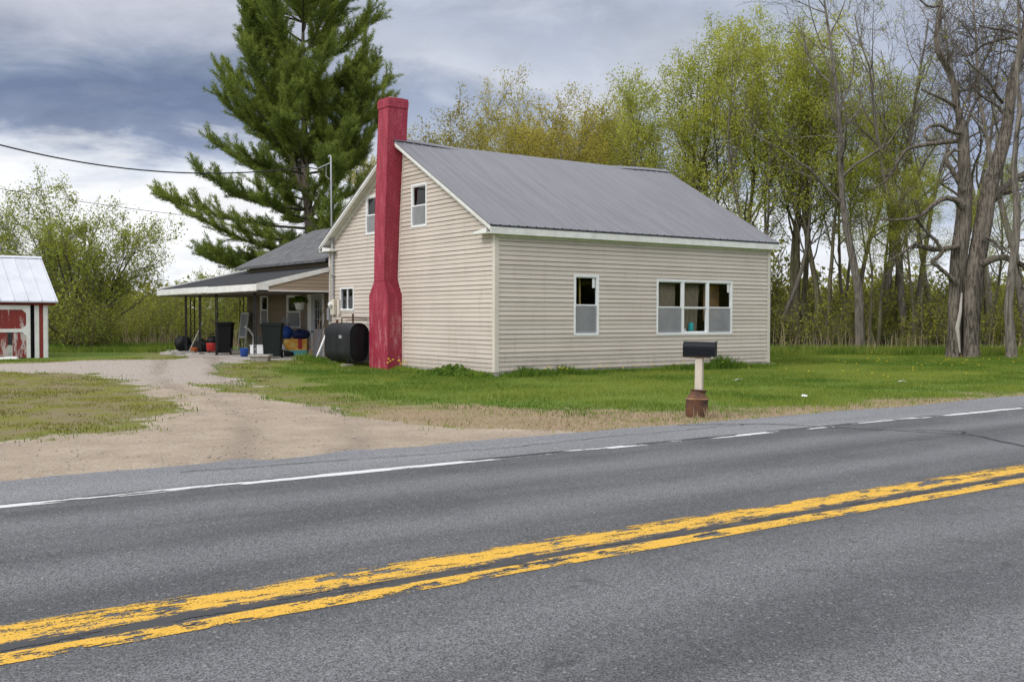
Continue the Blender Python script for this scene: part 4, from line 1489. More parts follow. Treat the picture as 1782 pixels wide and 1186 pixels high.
# lawn mower behind the posts
t = thing('lawn_mower', 'dark push lawn mower with its long handle up under the carport', 'lawn mower', (-1.7, 19.0, S0), math.radians(20))
m = MB()
m.loft([[(-.35, -.25, .12), (.35, -.25, .12), (.35, .25, .12), (-.35, .25, .12)], [(-.33, -.24, .26), (.33, -.24, .26), (.33, .24, .26), (-.33, .24, .26)], [(-.2, -.16, .32), (.22, -.16, .32), (.22, .16, .32), (-.2, .16, .32)]])
m.build('deck', M['black_plastic'], t, bevel=.015)
m = MB()
m.lathe([(0, .32), (.15, .32), (.16, .42), (.13, .54), (0, .55)], 0, 0, 14)
m.build('engine', M['iron'], t)
for (x_, y_) in ((-.3, -.28), (.3, -.28), (-.3, .28), (.3, .28)):
    m = MB()
    m.tube([(x_, y_ - .03, .11), (x_, y_ + .03, .11)], .11, 14)
    m.build('wheel', M['black_plastic'], t)
m = MB()
m.tube([(.3, -.2, .26), (1.15, -.2, 1.02), (1.15, .2, 1.02), (.3, .2, .26)], .016, 6)
m.build('handle', M['iron'], t)
def pole(name, label, cat, a, b, rad, mat, group=None):
    mb = MB()
    mb.tube([a, b], rad, 8)
    o = mb.build(name, mat, None)
    return tag(o, label, cat, group)


pole('wooden_pole', 'thin grey pole leaning across the left end of the porch', 'pole', (-2.75, 17.3, .2), (-2.25, 17.0, 1.45), .02, M['grey_plastic'])
pole('lumber_length', 'dark length of lumber sloping behind the black bin', 'lumber', (-1.3, 18.9, 1.55), (-.9, 16.6, .5), .035, M['wood_pole'])
pole('plank', 'white plank leaning against the corner of the porch', 'plank', (-.83, 9.75, .1), (-.16, 10.05, 1.30), .035, M['white'])
t = thing('broom', 'brown handled broom leaning beside the porch door', 'broom', (-.35, 10.62, .22))
m = MB()
m.tube([(-.22, 0, .28), (.22, -.12, 1.72)], .017, 8)
m.build('handle', M['wood_pole'], t)
m = MB()
m.loft([[(-.34, -.04, 0), (-.16, -.04, 0), (-.16, .04, 0), (-.34, .04, 0)], [(-.27, -.025, .30), (-.17, -.025, .30), (-.17, .025, .30), (-.27, .025, .30)]])
m.build('bristles', M['wood_pole'], t)
pole('wooden_rake_handle', 'second brown handle leaning behind the broom by the porch door', 'handle', (-.3, 10.75, .22), (.02, 10.55, 1.9), .016, M['wood_pole'])

# grey snow scoop with black handle
t = thing('snow_scoop', 'pale grey plastic scoop standing on its edge between the two bins', 'scoop', (-1.55, 13.3, S0 + .02), math.radians(35))
m = MB()
m.loft([[(-.10, -.03, .12), (.10, -.03, .12), (.10, .03, .12), (-.10, .03, .12)], [(-.22, -.05, .5), (.22, -.05, .5), (.22, .0, .5), (-.22, .0, .5)], [(-.30, -.14, .72), (.30, -.14, .72), (.30, -.09, .72), (-.30, -.09, .72)]])
m.tube([(0, 0, .0), (0, 0, .16)], [.05, .09], 10)
m.build('scoop_blade', M['grey_plastic'], t, bevel=.01)
m = MB()
m.tube([(-.25, -.1, .7), (-.42, .0, .95), (-.58, .06, 1.06)], [.05, .04, .03], 8)
m.build('handle', M['grey_plastic'], t)
# black folded chair behind it
t = thing('folding_chair', 'black folding chair folded behind the dark green bin', 'chair', (-1.35, 12.4, S0), math.radians(40))
for s_ in (-1, 1):
    m = MB()
    m.tube([(s_ * .24, -.15, 0), (s_ * .24, .15, .88)], .016, 6)
    m.tube([(s_ * .22, .2, 0), (s_ * .22, -.1, .62)], .016, 6)
    m.build('leg', M['iron'], t)
m = MB()
m.box(-.24, .24, -.02, .24, .44, .47)
m.build('seat', M['black_plastic'], t)
m = MB()
m.loft([[(-.23, .09, .62), (.23, .09, .62), (.23, .11, .62), (-.23, .11, .62)], [(-.23, .15, .88), (.23, .15, .88), (.23, .17, .88), (-.23, .17, .88)]])
m.build('backrest', M['black_plastic'], t)

t = thing('bucket', 'small blue bucket on the porch edge between the bins', 'bucket', (-2.2, 12.75, S0))
m = MB()
m.lathe([(0, 0), (.12, 0), (.16, .30), (.165, .31), (.15, .31), (.115, .02), (0, .02)], 0, 0, 18)
m.build('bucket_body', M['blue'], t)
m = MB()
m.tube([(-.16, 0, .29), (-.10, -.12, .38), (0, -.16, .42), (.10, -.12, .38), (.16, 0, .29)], .006, 5)
m.build('handle', M['iron'], t)
t = thing('cooler', 'white cooler box with a green base beside the blue bucket', 'cooler', (-1.85, 12.35, S0), math.radians(-35))
m = MB()
m.box(-.24, .24, -.15, .15, .10, .38)
m.build('box', M['white'], t, bevel=.02)
m = MB()
m.box(-.235, .235, -.145, .145, 0, .10)
m.build('base', simple('teal_green_plastic', (.05, .16, .13), .5), t, bevel=.01)
m = MB()
m.box(-.25, .25, -.16, .16, .38, .43)
m.build('lid', M['white'], t, bevel=.015)

# printed carton with bags on top
m_, nt, out = new_mat('printed_carton')
co = nd(nt, 'ShaderNodeTexCoord').outputs['Object']
s = nd(nt, 'ShaderNodeSeparateXYZ', {0: co})
nz = noise(nt, co, 9.0, 2.0)
z = s.outputs[2]
c = mixc(nt, sstep(nt, noise(nt, co, 5.0, 3.0), .42, .6), (0.62, 0.27, 0.02), (0.60, 0.42, 0.10))
c = mixc(nt, sstep(nt, mth(nt, 'ADD', z, mth(nt, 'MULTIPLY', nz, .08)), .25, .23), c, (0.05, 0.36, 0.46))
stripe = mth(nt, 'MULTIPLY', mth(nt, 'GREATER_THAN', s.outputs[0], .10), mth(nt, 'LESS_THAN', s.outputs[0], .25))
stripe = mth(nt, 'MULTIPLY', stripe, mth(nt, 'GREATER_THAN', z, .25))
c = mixc(nt, stripe, c, (0.36, 0.02, 0.02))
b = nd(nt, 'ShaderNodeBsdfPrincipled', {'Base Color': c, 'Roughness': .6})
nt.links.new(b.outputs[0], out.inputs[0])
m = MB()
m.box(-.42, .42, -.22, .22, 0, .62)
o = m.build('carton', m_, None, bevel=.01)
o.location, o.rotation_euler = (-.22, 12.72, S0), (0, 0, -.5)
tag(o, 'orange and turquoise printed carton with a red stripe by the porch door', 'carton')


def bag(label, loc, size, mat, seed, cat='bag', name='bag'):
    rs = random.Random(seed)
    mb = MB()
    rings = []
    n, kk = 9, 18
    ph = [rs.uniform(0, 6.3) for _ in range(8)]
    for i in range(n):
        tt = i / (n - 1)
        r0 = math.sin(math.pi * (0.12 + 0.80 * tt)) ** .6
        ring_ = []
        for k in range(kk):
            a = 2 * math.pi * k / kk
            w = 1 + .10 * math.sin(3 * a + ph[0] + 3 * tt) + .07 * math.sin(5 * a + ph[1] - 5 * tt) + .05 * math.sin(9 * a + ph[2] + 9 * tt)
            ring_.append((size[0] * r0 * w * math.cos(a), size[1] * r0 * w * math.sin(a), size[2] * (tt + .03 * math.sin(4 * a + ph[3]) * tt)))
        rings.append(ring_)
    mb.loft(rings, True, True)
    o = mb.build(name, mat, None)
    o.location = loc
    return tag(o, label, cat)


spotted = simple('navy_white_print', (0.015, 0.018, 0.09), .6, color2=(0.02, 0.03, 0.14), scale=3.0)
bag('large black rubbish sack at the far left end of the porch', (-2.15, 19.7, S0), (.36, .30, .62), M['black_plastic'], 11, 'rubbish sack', 'rubbish_sack')
bag('smaller black rubbish sack slumped before the lawn mower', (-1.75, 18.35, S0), (.30, .26, .46), M['black_plastic'], 12, 'rubbish sack', 'rubbish_sack')
bag('bright blue plastic bag at the left end of the printed carton', (-.50, 13.0, S0 + .62), (.26, .22, .46), M['blue'], 1)
bag('dark navy bag lying on top of the printed carton', (-.05, 12.62, S0 + .62), (.34, .22, .34), M['navy'], 2)
bag('white plastic sack sagging to the left of the printed carton', (-.85, 12.75, S0), (.22, .2, .46), M['paper'], 3)
bag('tan paper sack standing behind the white plastic sack', (-.55, 13.15, S0), (.2, .2, .62), simple('tan_paper', (.5, .38, .22), .8), 5)
bag('navy bundle behind the dark green bin and left of the sacks', (-1.05, 12.95, S0), (.28, .24, .95), M['navy'], 7, 'bundle', 'bundle')
m = MB()
rings = []
for i in range(24):
    a = 2 * math.pi * i / 24
    rings.append([((.24 + .085 * math.cos(q)) * math.cos(a), (.24 + .085 * math.cos(q)) * math.sin(a), .085 + .085 * math.sin(q)) for q in [2 * math.pi * k / 10 for k in range(10)]])
rings.append(rings[0])
m.loft(rings, False, True)
o = m.build('tyre', M['black_plastic'], None)
o.location, o.rotation_euler = (-.85, 12.25, S0), (.12, 0, 0)
tag(o, 'black rubber tyre lying flat in front of the white sack', 'tyre')
m = MB()
m.lathe([(0, 0), (.10, 0), (.15, .22), (.16, .23), (.14, .23), (.0, .15)], 0, 0, 14)
o = m.build('plant_pot', M['orange'], None)
o.location = (-2.62, 16.95, S0)
tag(o, 'small orange pot on the porch edge left of the vacuum', 'pot')
for k, (x_, y_, sx_, sy_, sz_) in enumerate(((-3.35, 16.6, .75, .4, .13), (-2.9, 15.95, .38, .25, .09))):
    m = MB()
    rr2 = random.Random(k + 3)
    poly = [(sx_ * math.cos(a) * rr2.uniform(.8, 1.1), sy_ * math.sin(a) * rr2.uniform(.8, 1.1)) for a in [2 * math.pi * i / 9 for i in range(9)]]
    m.loft([[(p, q, 0) for p, q in poly], [(p * .95, q * .95, sz_) for p, q in poly]])
    o = m.build('flagstone', M['concrete'], None, bevel=.02)
    o.location = (x_, y_, .19)
    tag(o, ('large pale flagstone off the left end of the porch', 'small pale flagstone in front of the vacuum')[k], 'stone')
t = thing('planter', 'square concrete planter with weeds before the dark green bin', 'planter', (-2.72, 9.9, .10), math.radians(-38))
m = MB()
rr = lambda hw, hd, z: [(-hw, -hd, z), (hw, -hd, z), (hw, hd, z), (-hw, hd, z)]
m.loft([rr(.27, .16, 0), rr(.31, .2, .24)])
m.loft([rr(.35, .24, .24), rr(.35, .24, .30)])
m.build('trough', M['concrete'], t, bevel=.012)

t = thing('framed_panel', 'grey framed panel leaning on the far corner of the wing', 'panel', (-.10, 18.6, S0))
m = MB()
for a_, b_, c_, d_ in ((-.42, .42, .55, .62), (-.42, .42, 1.55, 1.62), (-.42, -.35, .62, 1.55), (.35, .42, .62, 1.55)):
    m.box(-.02, .02, a_, b_, c_, d_)
m.box(-.018, .018, -.42, -.36, 0, .55)
m.box(-.018, .018, .36, .42, 0, .55)
m.build('frame', M['old_white'], t)
m = MB()
m.box(-.008, .008, -.35, .35, .62, 1.55)
m.build('pane', M['grey_box'], t)
t.rotation_euler = (0, .12, 0)

# hanging plant
t = thing('hanging_basket', 'white hanging pot with a yellow-green plant under the porch ceiling', 'hanging pot', (-.45, 11.85, 1.92))
t.scale = (.82, .82, .82)
m = MB()
m.lathe([(0, 0), (.15, 0), (.24, .30), (.26, .30), (.25, .34), (.22, .34), (0, .28)], 0, 0, 20)
m.build('pot', M['white'], t)
m = MB()
for k in range(3):
    a = 2 * math.pi * k / 3
    m.tube([(.24 * math.cos(a), .24 * math.sin(a), .33), (0, 0, .70)], .005, 4)
m.build('hanger', M['iron'], t)
rs_ = np.random.RandomState(3)
n = 420
a = rs_.rand(n) * 6.283
el_ = rs_.rand(n) * 1.7 - .35
rad = .16 + .16 * rs_.rand(n)
C_ = np.stack([np.cos(a) * np.cos(el_) * rad * 1.15, np.sin(a) * np.cos(el_) * rad * 1.15, .36 + np.sin(el_) * rad * .8], -1)


def leaf_quads(C, size, rs, up=0.0, aspect=0.5, dirs=None):
    n = len(C)
    A = rs.randn(n, 3) if dirs is None else dirs + rs.randn(n, 3) * .4
    A[:, 2] += up
    A /= np.linalg.norm(A, axis=1, keepdims=True) + 1e-9
    B = np.cross(A, rs.randn(n, 3))
    B /= np.linalg.norm(B, axis=1, keepdims=True) + 1e-9
    s = (size * (0.6 + 0.8 * rs.rand(n)))[:, None]
    V = np.empty((n, 4, 3))
    V[:, 0] = C - A * s * .5
    V[:, 1] = C + B * s * aspect * .5
    V[:, 2] = C + A * s * .5
    V[:, 3] = C - B * s * aspect * .5
    return V.reshape(-1, 3), np.arange(4 * n).reshape(n, 4)


v, q = leaf_quads(C_, .11, rs_)
np_mesh('foliage', v, [q], M['green_leafpot'], t, attrs={'rnd': ('FACE', rs_.rand(len(q)))})

# small table under the porch window
t = thing('porch_table', 'narrow table with odds and ends under the porch window', 'table', (-.05, 14.0, S0))
m = MB()
m.box(-.25, .25, -.75, .75, .86, .90)
m.build('tabletop', M['old_white'], t)
for (x_, y_) in ((-.2, -.7), (.2, -.7), (-.2, .7), (.2, .7)):
    m = MB()
    m.box(x_ - .02, x_ + .02, y_ - .02, y_ + .02, 0, .86)
    m.build('leg', M['iron'], t)
m = MB()
m.box(-.02, .02, -.22, .22, 0, .34)
o = m.build('cardboard_sheet', simple('brown_cardboard', (.36, .26, .14), .9), None)
o.location, o.rotation_euler = (.12, 14.62, S0 + .90), (0, -.3, 0)
tag(o, 'brown cardboard piece propped on the porch table', 'cardboard')
t = thing('wire_crate', 'wire crate with open bars standing on the porch table', 'crate', (-.02, 13.75, S0 + .90))
m = MB()
for k in range(9):
    y_ = -.32 + .08 * k
    for x_ in (-.18, .18):
        m.tube([(x_, y_, 0), (x_, y_, .5)], .005, 4)
for k in range(5):
    z_ = .02 + .12 * k
    for x_ in (-.18, .18):
        m.tube([(x_, -.32, z_), (x_, .32, z_)], .005, 4)
    for y_ in (-.32, .32):
        m.tube([(-.18, y_, z_), (.18, y_, z_)], .005, 4)
m.build('wire_cage', M['galv'], t)
m = MB()
m.box(-.17, .17, -.31, .31, .0, .012)
m.build('tray', M['black_plastic'], t)

# ---------------------------------------------------------------- wires


def wire(label, samples, rad, end=None):
    px = np.array([s_[0] for s_ in samples], float)
    co_ = np.polyfit(px, [s_[1] for s_ in samples], 3)
    pts = []
    for x_ in np.linspace(px[0], px[-1], 40):
        t_ = (x_ - px[0]) / (px[-1] - px[0])
        dep = 1 / ((1 - t_) / samples[0][2] + t_ / samples[-1][2])
        pts.append(PZ(x_, np.polyval(co_, x_), dep))
    if end:
        pts[-1] = Vector(end)
    mb = MB()
    mb.tube(pts, rad, 5)
    return tag(mb.build('overhead_wire', M['wire'], None), label, 'wire', 'overhead service wires')


wire('thicker upper service wire running to the roof mast', [(-380, 118, 24), (0, 253, 29), (100, 277, 30), (200, 294, 33), (300, 302, 35), (370, 303, 37), (450, 299, 38), (557, 289, 37.2)], .022, (-.26, 10.75, 6.90))
wire('thinner lower wire passing in front of the bushy tree', [(-380, 262, 24), (0, 330, 29), (100, 346, 30), (200, 361, 33), (290, 372, 35), (430, 386, 37), (583, 396, 37)], .008, (-.12, 9.9, 4.66))

# scraps on the lawn
for k, (x_, y_) in enumerate(((7.2, -7.67), (1.32, -9.32), (4.28, -4.86))):
    m = MB()
    rs = random.Random(20 + k)
    m.add([(-.14, -.08, .05), (.02, -.10, .07), (.15, -.05, .05), (.13, .08, .07), (-.02, .06, .10), (-.13, .07, .05)], [(0, 1, 4, 5), (1, 2, 3, 4)])
    o = m.build('paper_scrap', M['paper'], None)
    so = o.modifiers.new('thickness', 'SOLIDIFY')
    so.thickness = .01
    o.location, o.rotation_euler = (x_, y_, .03), (0, .0, rs.uniform(0, 3))
    o.scale = (.7, .7, .7)
    tag(o, ('white scrap on the lawn farthest along to the right of the mailbox', 'white scrap on the lawn nearest the road right of the mailbox', 'white scrap on the lawn closest to the house wall')[k], 'scrap', 'white scraps on the lawn')

# ---------------------------------------------------------------- trees


class Buf:
    def __init__(self):
        self.v, self.q, self.n, self.m, self.r, self.sm = [], [], 0, [], [], []

    def add(self, v, q, mat=0, rnd=None, smooth=True):
        self.v.append(v)
        self.q.append(q + self.n)
        self.n += len(v)
        self.m.append(np.full(len(q), mat))
        self.r.append(np.zeros(len(q)) if rnd is None else rnd)
        self.sm.append(np.full(len(q), smooth))

    def build(self, name, mats, parent=None):
        return np_mesh(name, np.concatenate(self.v), self.q, mats, parent, attrs={'rnd': ('FACE', np.concatenate(self.r))},
                       mat_idx=np.concatenate(self.m), smooth=np.concatenate(self.sm))


def tube_np(p, r, k):
    n = len(p)
    t = np.gradient(p, axis=0)
    t /= np.linalg.norm(t, axis=1, keepdims=True) + 1e-9
    ref = np.eye(3)[np.argmin(np.abs(t).max(0))][None]          # the axis this tube never runs along
    a = np.cross(t, ref)
    a /= np.linalg.norm(a, axis=1, keepdims=True) + 1e-9
    b = np.cross(t, a)
    ang = 2 * np.pi * np.arange(k) / k
    v = p[:, None] + (a[:, None] * np.cos(ang)[None, :, None] + b[:, None] * np.sin(ang)[None, :, None]) * np.asarray(r)[:, None, None]
    i = np.arange(n - 1)[:, None] * k
    j = np.arange(k)[None]
    q = np.stack([i + j, i + (j + 1) % k, i + k + (j + 1) % k, i + k + j], -1).reshape(-1, 4)
    return v.reshape(-1, 3), q


def unit(v):
    return v / (np.linalg.norm(v) + 1e-9)


def limb(rs, p, d, length, n, wander, trop):
    pts = [np.array(p, float)]
    d = unit(np.array(d, float))
    for i in range(n):
        d = unit(d + rs.randn(3) * wander + np.array([0, 0, trop]))
        pts.append(pts[-1] + d * length / n)
    return np.array(pts)


def child_dir(rs, d, ang):
    a = unit(np.cross(d, rs.randn(3)))
    return unit(d * math.cos(ang) + a * math.sin(ang))


def grow(rs, tr, cr, p, d, length, r, lev, S, lp):
    s = S[lev]
    pts = limb(rs, p, d, length, s['n'], s['w'], s['tr'])
    rad = r * (1 - s.get('tap', .85) * np.linspace(0, 1, len(pts)) ** .9)
    v, q = tube_np(pts, np.maximum(rad, .0075), s['k'])
    (tr if lev < S[0].get('trunk_levels', 1) else cr).add(v, q, 0)
    if lev == len(S) - 1:
        lp.append(pts)
        return
    c = S[lev + 1]
    cnt = rs.randint(c['c'][0], c['c'][1] + 1)
    for i in range(cnt):
        t = c['t0'] + (1 - c['t0']) * (i + rs.rand()) / cnt
        f = t * (len(pts) - 1)
        k = min(int(f), len(pts) - 2)
        pp = pts[k] + (pts[k + 1] - pts[k]) * (f - k)
        dd = unit(pts[k + 1] - pts[k])
        rr = np.interp(t, np.linspace(0, 1, len(rad)), rad)
        ln = length * c['l'] * (1 - c.get('ls', .5) * t) * rs.uniform(.7, 1.3)
        grow(rs, tr, cr, pp, child_dir(rs, dd, c['a'] * rs.uniform(.7, 1.3)), ln, min(rr * c.get('rr', .6), r * .55), lev + 1, S, lp)


def make_tree(name, label, cat, seed, H, stems, spread, r0, S, leafn, leafs, mats, group, base=.25, jit=.12):
    rs = np.random.RandomState(seed)
    root = thing(name, label, cat, (0, 0, 0), 0, group)
    tr, cr, lp = Buf(), Buf(), []
    for k in range(stems):
        a = 2 * math.pi * (k + rs.rand() * .6) / max(stems, 1)
        tilt = spread * rs.uniform(.4, 1.15)
        d = np.array([math.cos(a) * tilt, math.sin(a) * tilt, 1.0])
        p = np.array([math.cos(a) * base * (stems > 1), math.sin(a) * base * (stems > 1), -.15])
        h = H * (rs.uniform(.8, 1.05) if k else 1.0)
        grow(rs, tr, cr, p, d, h, r0 * (rs.uniform(.65, 1.0) if k else 1), 0, S, lp)
    tr.build('trunk', [mats[0]], root)
    if leafn:
        P_ = np.concatenate([x[1:] for x in lp])
        idx = rs.randint(0, len(P_), leafn)
        C = P_[idx] + rs.randn(leafn, 3) * jit
        v, q = leaf_quads(C, leafs, rs, .1, .62)
        tone = np.clip(.5 + .9 * fbm(C[:, 0] + C[:, 2] * .7, C[:, 1] - C[:, 2] * .4, .45, seed) * 2 + rs.randn(leafn) * .2, 0, 1)
        cr.add(v, q, 1, tone, False)
    cr.build('crown', [mats[1], mats[2]], root)
    return root


BK_GREY = mat_bark('grey_bark', (0.20, 0.175, 0.145), (0.085, 0.072, 0.06))
BK_DARK = mat_bark('dark_bark', (0.10, 0.085, 0.07), (0.045, 0.038, 0.032))
BK_OLIVE = mat_bark('mossy_bark', (0.15, 0.135, 0.08), (0.07, 0.06, 0.04))
TWIG = simple('twigs', (0.12, 0.10, 0.085), .9, .3)
TWIG_PALE = simple('pale_twigs', (0.17, 0.145, 0.125), .9, .3)
TWIG_OL = simple('olive_twigs', (0.14, 0.12, 0.06), .9, .3)
LF_GREEN = mat_leaf('spring_green_leaves', (0.50, 0.50, 0.09), (0.30, 0.34, 0.055), .5)
LF_YEL = mat_leaf('yellow_olive_leaves', (0.50, 0.43, 0.09), (0.33, 0.29, 0.055), .5)
LF_DARK = mat_leaf('thicket_leaves', (0.42, 0.41, 0.08), (0.18, 0.20, 0.04), .5)
LF_OLIVE = mat_leaf('olive_brush_leaves', (0.36, 0.34, 0.065), (0.19, 0.195, 0.04), .45)
NEEDLE = mat_leaf('pine_needles', (0.30, 0.355, 0.075), (0.125, 0.175, 0.042), .48)

S_TALL = [dict(n=12, w=.06, tr=.03, k=9, tap=.88, trunk_levels=2),
          dict(c=(13, 16), t0=.36, l=.40, ls=.55, a=.62, n=7, w=.12, tr=.07, k=5, rr=.55),
          dict(c=(6, 8), t0=.25, l=.42, ls=.45, a=.65, n=5, w=.14, tr=.04, k=3, rr=.55),
          dict(c=(4, 5), t0=.25, l=.48, ls=.4, a=.7, n=3, w=.16, tr=.02, k=3, rr=.55)]
S_ROUND = [dict(n=9, w=.09, tr=.0, k=8, tap=.88, trunk_levels=2),
           dict(c=(13, 15), t0=.18, l=.50, ls=.35, a=.75, n=7, w=.12, tr=.03, k=5, rr=.6),
           dict(c=(8, 10), t0=.2, l=.42, ls=.4, a=.7, n=5, w=.12, tr=.08, k=3, rr=.55),
           dict(c=(4, 6), t0=.2, l=.5, ls=.4, a=.5, n=3, w=.12, tr=.06, k=3, rr=.55)]
S_BARE = [dict(n=12, w=.07, tr=.02, k=9, tap=.86, trunk_levels=2),
          dict(c=(11, 13), t0=.38, l=.40, ls=.45, a=.75, n=8, w=.20, tr=.06, k=5, rr=.6),
          dict(c=(7, 8), t0=.2, l=.48, ls=.4, a=.7, n=6, w=.22, tr=.04, k=3, rr=.6),
          dict(c=(6, 7), t0=.2, l=.5, ls=.4, a=.7, n=4, w=.2, tr=.03, k=3, rr=.6)]

gA = 'leafing trees beyond the house'
gB = 'yellow-green trees behind the roof'
gC = 'bare trees at the right of the wood'
tallA = make_tree('tall_tree', '', 'tree', 11, 17.2, 3, .13, .24, S_TALL, 21000, .12, (BK_OLIVE, TWIG_OL, LF_GREEN), gA, .25, .25)
tallB = make_tree('tall_tree', '', 'tree', 12, 17.0, 2, .16, .22, S_TALL, 16500, .12, (BK_OLIVE, TWIG_OL, LF_GREEN), gA, .3, .25)
tallC = make_tree('tall_tree', '', 'tree', 13, 16.5, 4, .20, .20, S_TALL, 23000, .12, (BK_GREY, TWIG_OL, LF_GREEN), gA, .4, .25)
yelA = make_tree('round_tree', '', 'tree', 21, 12.6, 5, .42, .22, S_ROUND, 44000, .12, (BK_GREY, TWIG_OL, LF_YEL), gB, .3, .22)
yelB = make_tree('round_tree', '', 'tree', 22, 12.6, 6, .46, .20, S_ROUND, 44000, .12, (BK_GREY, TWIG_OL, LF_YEL), gB, .3, .22)
bareA = make_tree('bare_tree', '', 'tree', 31, 17.5, 1, .05, .24, S_BARE, 0, 0, (BK_GREY, TWIG_PALE, LF_GREEN), gC)
bareB = make_tree('bare_tree', '', 'tree', 32, 17.5, 2, .10, .20, S_BARE, 500, .14, (BK_GREY, TWIG_PALE, LF_GREEN), gC, .3)


def place(protos, rows):
    used = set()
    for k, px, dep, rz, sc, label in rows:
        loc = P(px, dep, float(ground_z(*P(px, dep)[:2])))
        pr = protos[k]
        if k not in used:
            used.add(k)
            pr.location, pr.rotation_euler = loc, (0, 0, rz)
            pr.scale = (sc, sc, sc)
            pr['label'] = label
        else:
            dup(pr, loc, rz, sc, label)


place([tallA, tallB, tallC], [
    (2, 1140, 60, .3, .90, 'leafing tree just past the far end of the roof ridge'),
    (0, 1205, 60, 1.3, .93, 'tall leafing tree rising over the middle of the right roof slope'),
    (1, 1275, 57, 4.2, .92, 'leafing tree with forked stems meeting the lower roof slope'),
    (2, 1335, 55, 2.2, .93, 'many-stemmed leafing tree directly behind the right end of the roof eave'),
    (0, 1388, 56, 3.6, .92, 'densest tall leafing tree standing clear of the house corner'),
    (1, 1425, 54, .9, .90, 'leafing tree with two stems right of the house corner'),
    (2, 1468, 58, 5.0, .88, 'rightmost full leafing tree next to the first bare tree'),
    (0, 1560, 60, 0.4, .78, 'thin leafing tree between the bare trees'),
    (1, 1600, 52, 1.9, .50, 'small leafing sapling low beside the dead giant'),
    (1, 1520, 53, 5.1, .56, 'small leafing sapling at the foot of the pale bare tree'),
    (1, 1730, 52, 3.4, .52, 'small leafing sapling between the dead giant and the slender tree'),
])
place([yelA, yelB], [
    (0, 832, 66, .5, 1.02, 'yellow-green tree above the left part of the roof ridge'),
    (1, 962, 65, 1.1, 1.06, 'largest yellow-green tree above the middle of the roof ridge'),
    (0, 1052, 70, 3.3, 1.08, 'yellow-green tree above the right part of the roof ridge'),
    (1, 792, 73, 2.6, .98, 'rounded yellow-green tree between the chimney and the left end of the ridge'),
    (0, 1008, 72, 1.9, 1.06, 'yellow-green tree filling the gap right of the largest one'),
    (1, 752, 82, 3.9, .98, 'low yellow-green tree right of the chimney top'),
    (0, 905, 76, 5.2, 1.10, 'yellow-green tree farther back between two others over the ridge'),
    (1, 1105, 68, 2.3, .86, 'short yellow-green tree at the far end of the ridge'),
])
place([bareA, bareB], [
    (0, 1497, 50, .2, 1.04, 'bare tree with a pale slightly curved trunk at the wood edge'),
    (1, 1576, 54, 2.0, 1.02, 'bare tree with a dark straight trunk left of the dead giant'),
    (0, 1535, 58, 3.1, 1.08, 'bare tree farther back between the pale and the dark trunk'),
    (1, 1640, 60, 4.3, 1.05, 'bare tree behind the dead giant to its left'),
    (0, 1722, 56, 5.3, 1.10, 'bare tree behind the dead giant to its right'),
    (1, 1800, 50, 1.0, 1.10, 'bare tree cut by the right edge of the view'),
])

# big old tree with two trunks and twisted limbs -------------------------------------------------
DD = 42.8
old = thing('old_tree', 'huge gnarled dead-looking tree with two thick furrowed trunks', 'tree', P(1681, DD, 0))
tr, cr, lp = Buf(), Buf(), []
rs = np.random.RandomState(77)
base_o = np.array(P(1681, DD, 0))


def old_limb(buf, pts, k, wob=.0, d0=0.0, d1=0.0, twigs=0, tl=1.6, lev=2):
    A = []
    n = len(pts)
    for i, (px, py, w) in enumerate(pts):
        dep = DD + d0 + (d1 - d0) * i / (n - 1)
        A.append((*(np.array(PZ(px, py, dep)) - base_o), w / F_PX * dep / 2))
    A = np.array(A)
    t = np.linspace(0, 1, n)
    tt = np.linspace(0, 1, (n - 1) * 5 + 1)
    pp = np.stack([np.interp(tt, t, A[:, c]) for c in range(4)], -1)
    ker = np.array([1, 2, 3, 2, 1]) / 9.0                      # round the corners of the path
    q_ = np.pad(pp, ((2, 2), (0, 0)), mode='edge')
    sm = sum(q_[i:i + len(pp)] * ker[i] for i in range(5))
    sm[0], sm[-1] = pp[0], pp[-1]
    pts3, rad = sm[:, :3], sm[:, 3]
    pts3[1:-1] += rs.randn(len(pts3) - 2, 3) * wob
    v, q = tube_np(pts3, rad, k)
    if k > 9:
        cen = np.repeat(pts3, k, axis=0)
        ang = np.tile(np.arange(k), len(pts3)) * 2 * np.pi / k
        zz_ = cen[:, 2]
        furrow = 1 + .055 * np.sin(ang * 9 + zz_ * .5) + .05 * np.sin(ang * 5 + zz_ * .9 + 1) + .10 * np.sin(ang * 2 + zz_ * .7)
        v = cen + (v - cen) * furrow[:, None]
    buf.add(v, q, 0)
    for i in range(twigs):
        f = rs.uniform(.25, 1.0) * (len(pts3) - 1)
        j = min(int(f), len(pts3) - 2)
        d = unit(pts3[j + 1] - pts3[j])
        S = [dict(n=6, w=.22, tr=.05, k=4), dict(c=(5, 8), t0=.2, l=.55, ls=.4, a=.8, n=5, w=.22, tr=.04, k=3, rr=.7),
             dict(c=(5, 7), t0=.2, l=.55, ls=.4, a=.8, n=4, w=.22, tr=.03, k=3, rr=.7)]
        grow(rs, cr, cr, pts3[j], child_dir(rs, d, rs.uniform(.6, 1.2)), tl * rs.uniform(.6, 1.3), max(.012, min(rad[j] * .35, .05)), 0, S[:lev + 1], lp)
    return pts3


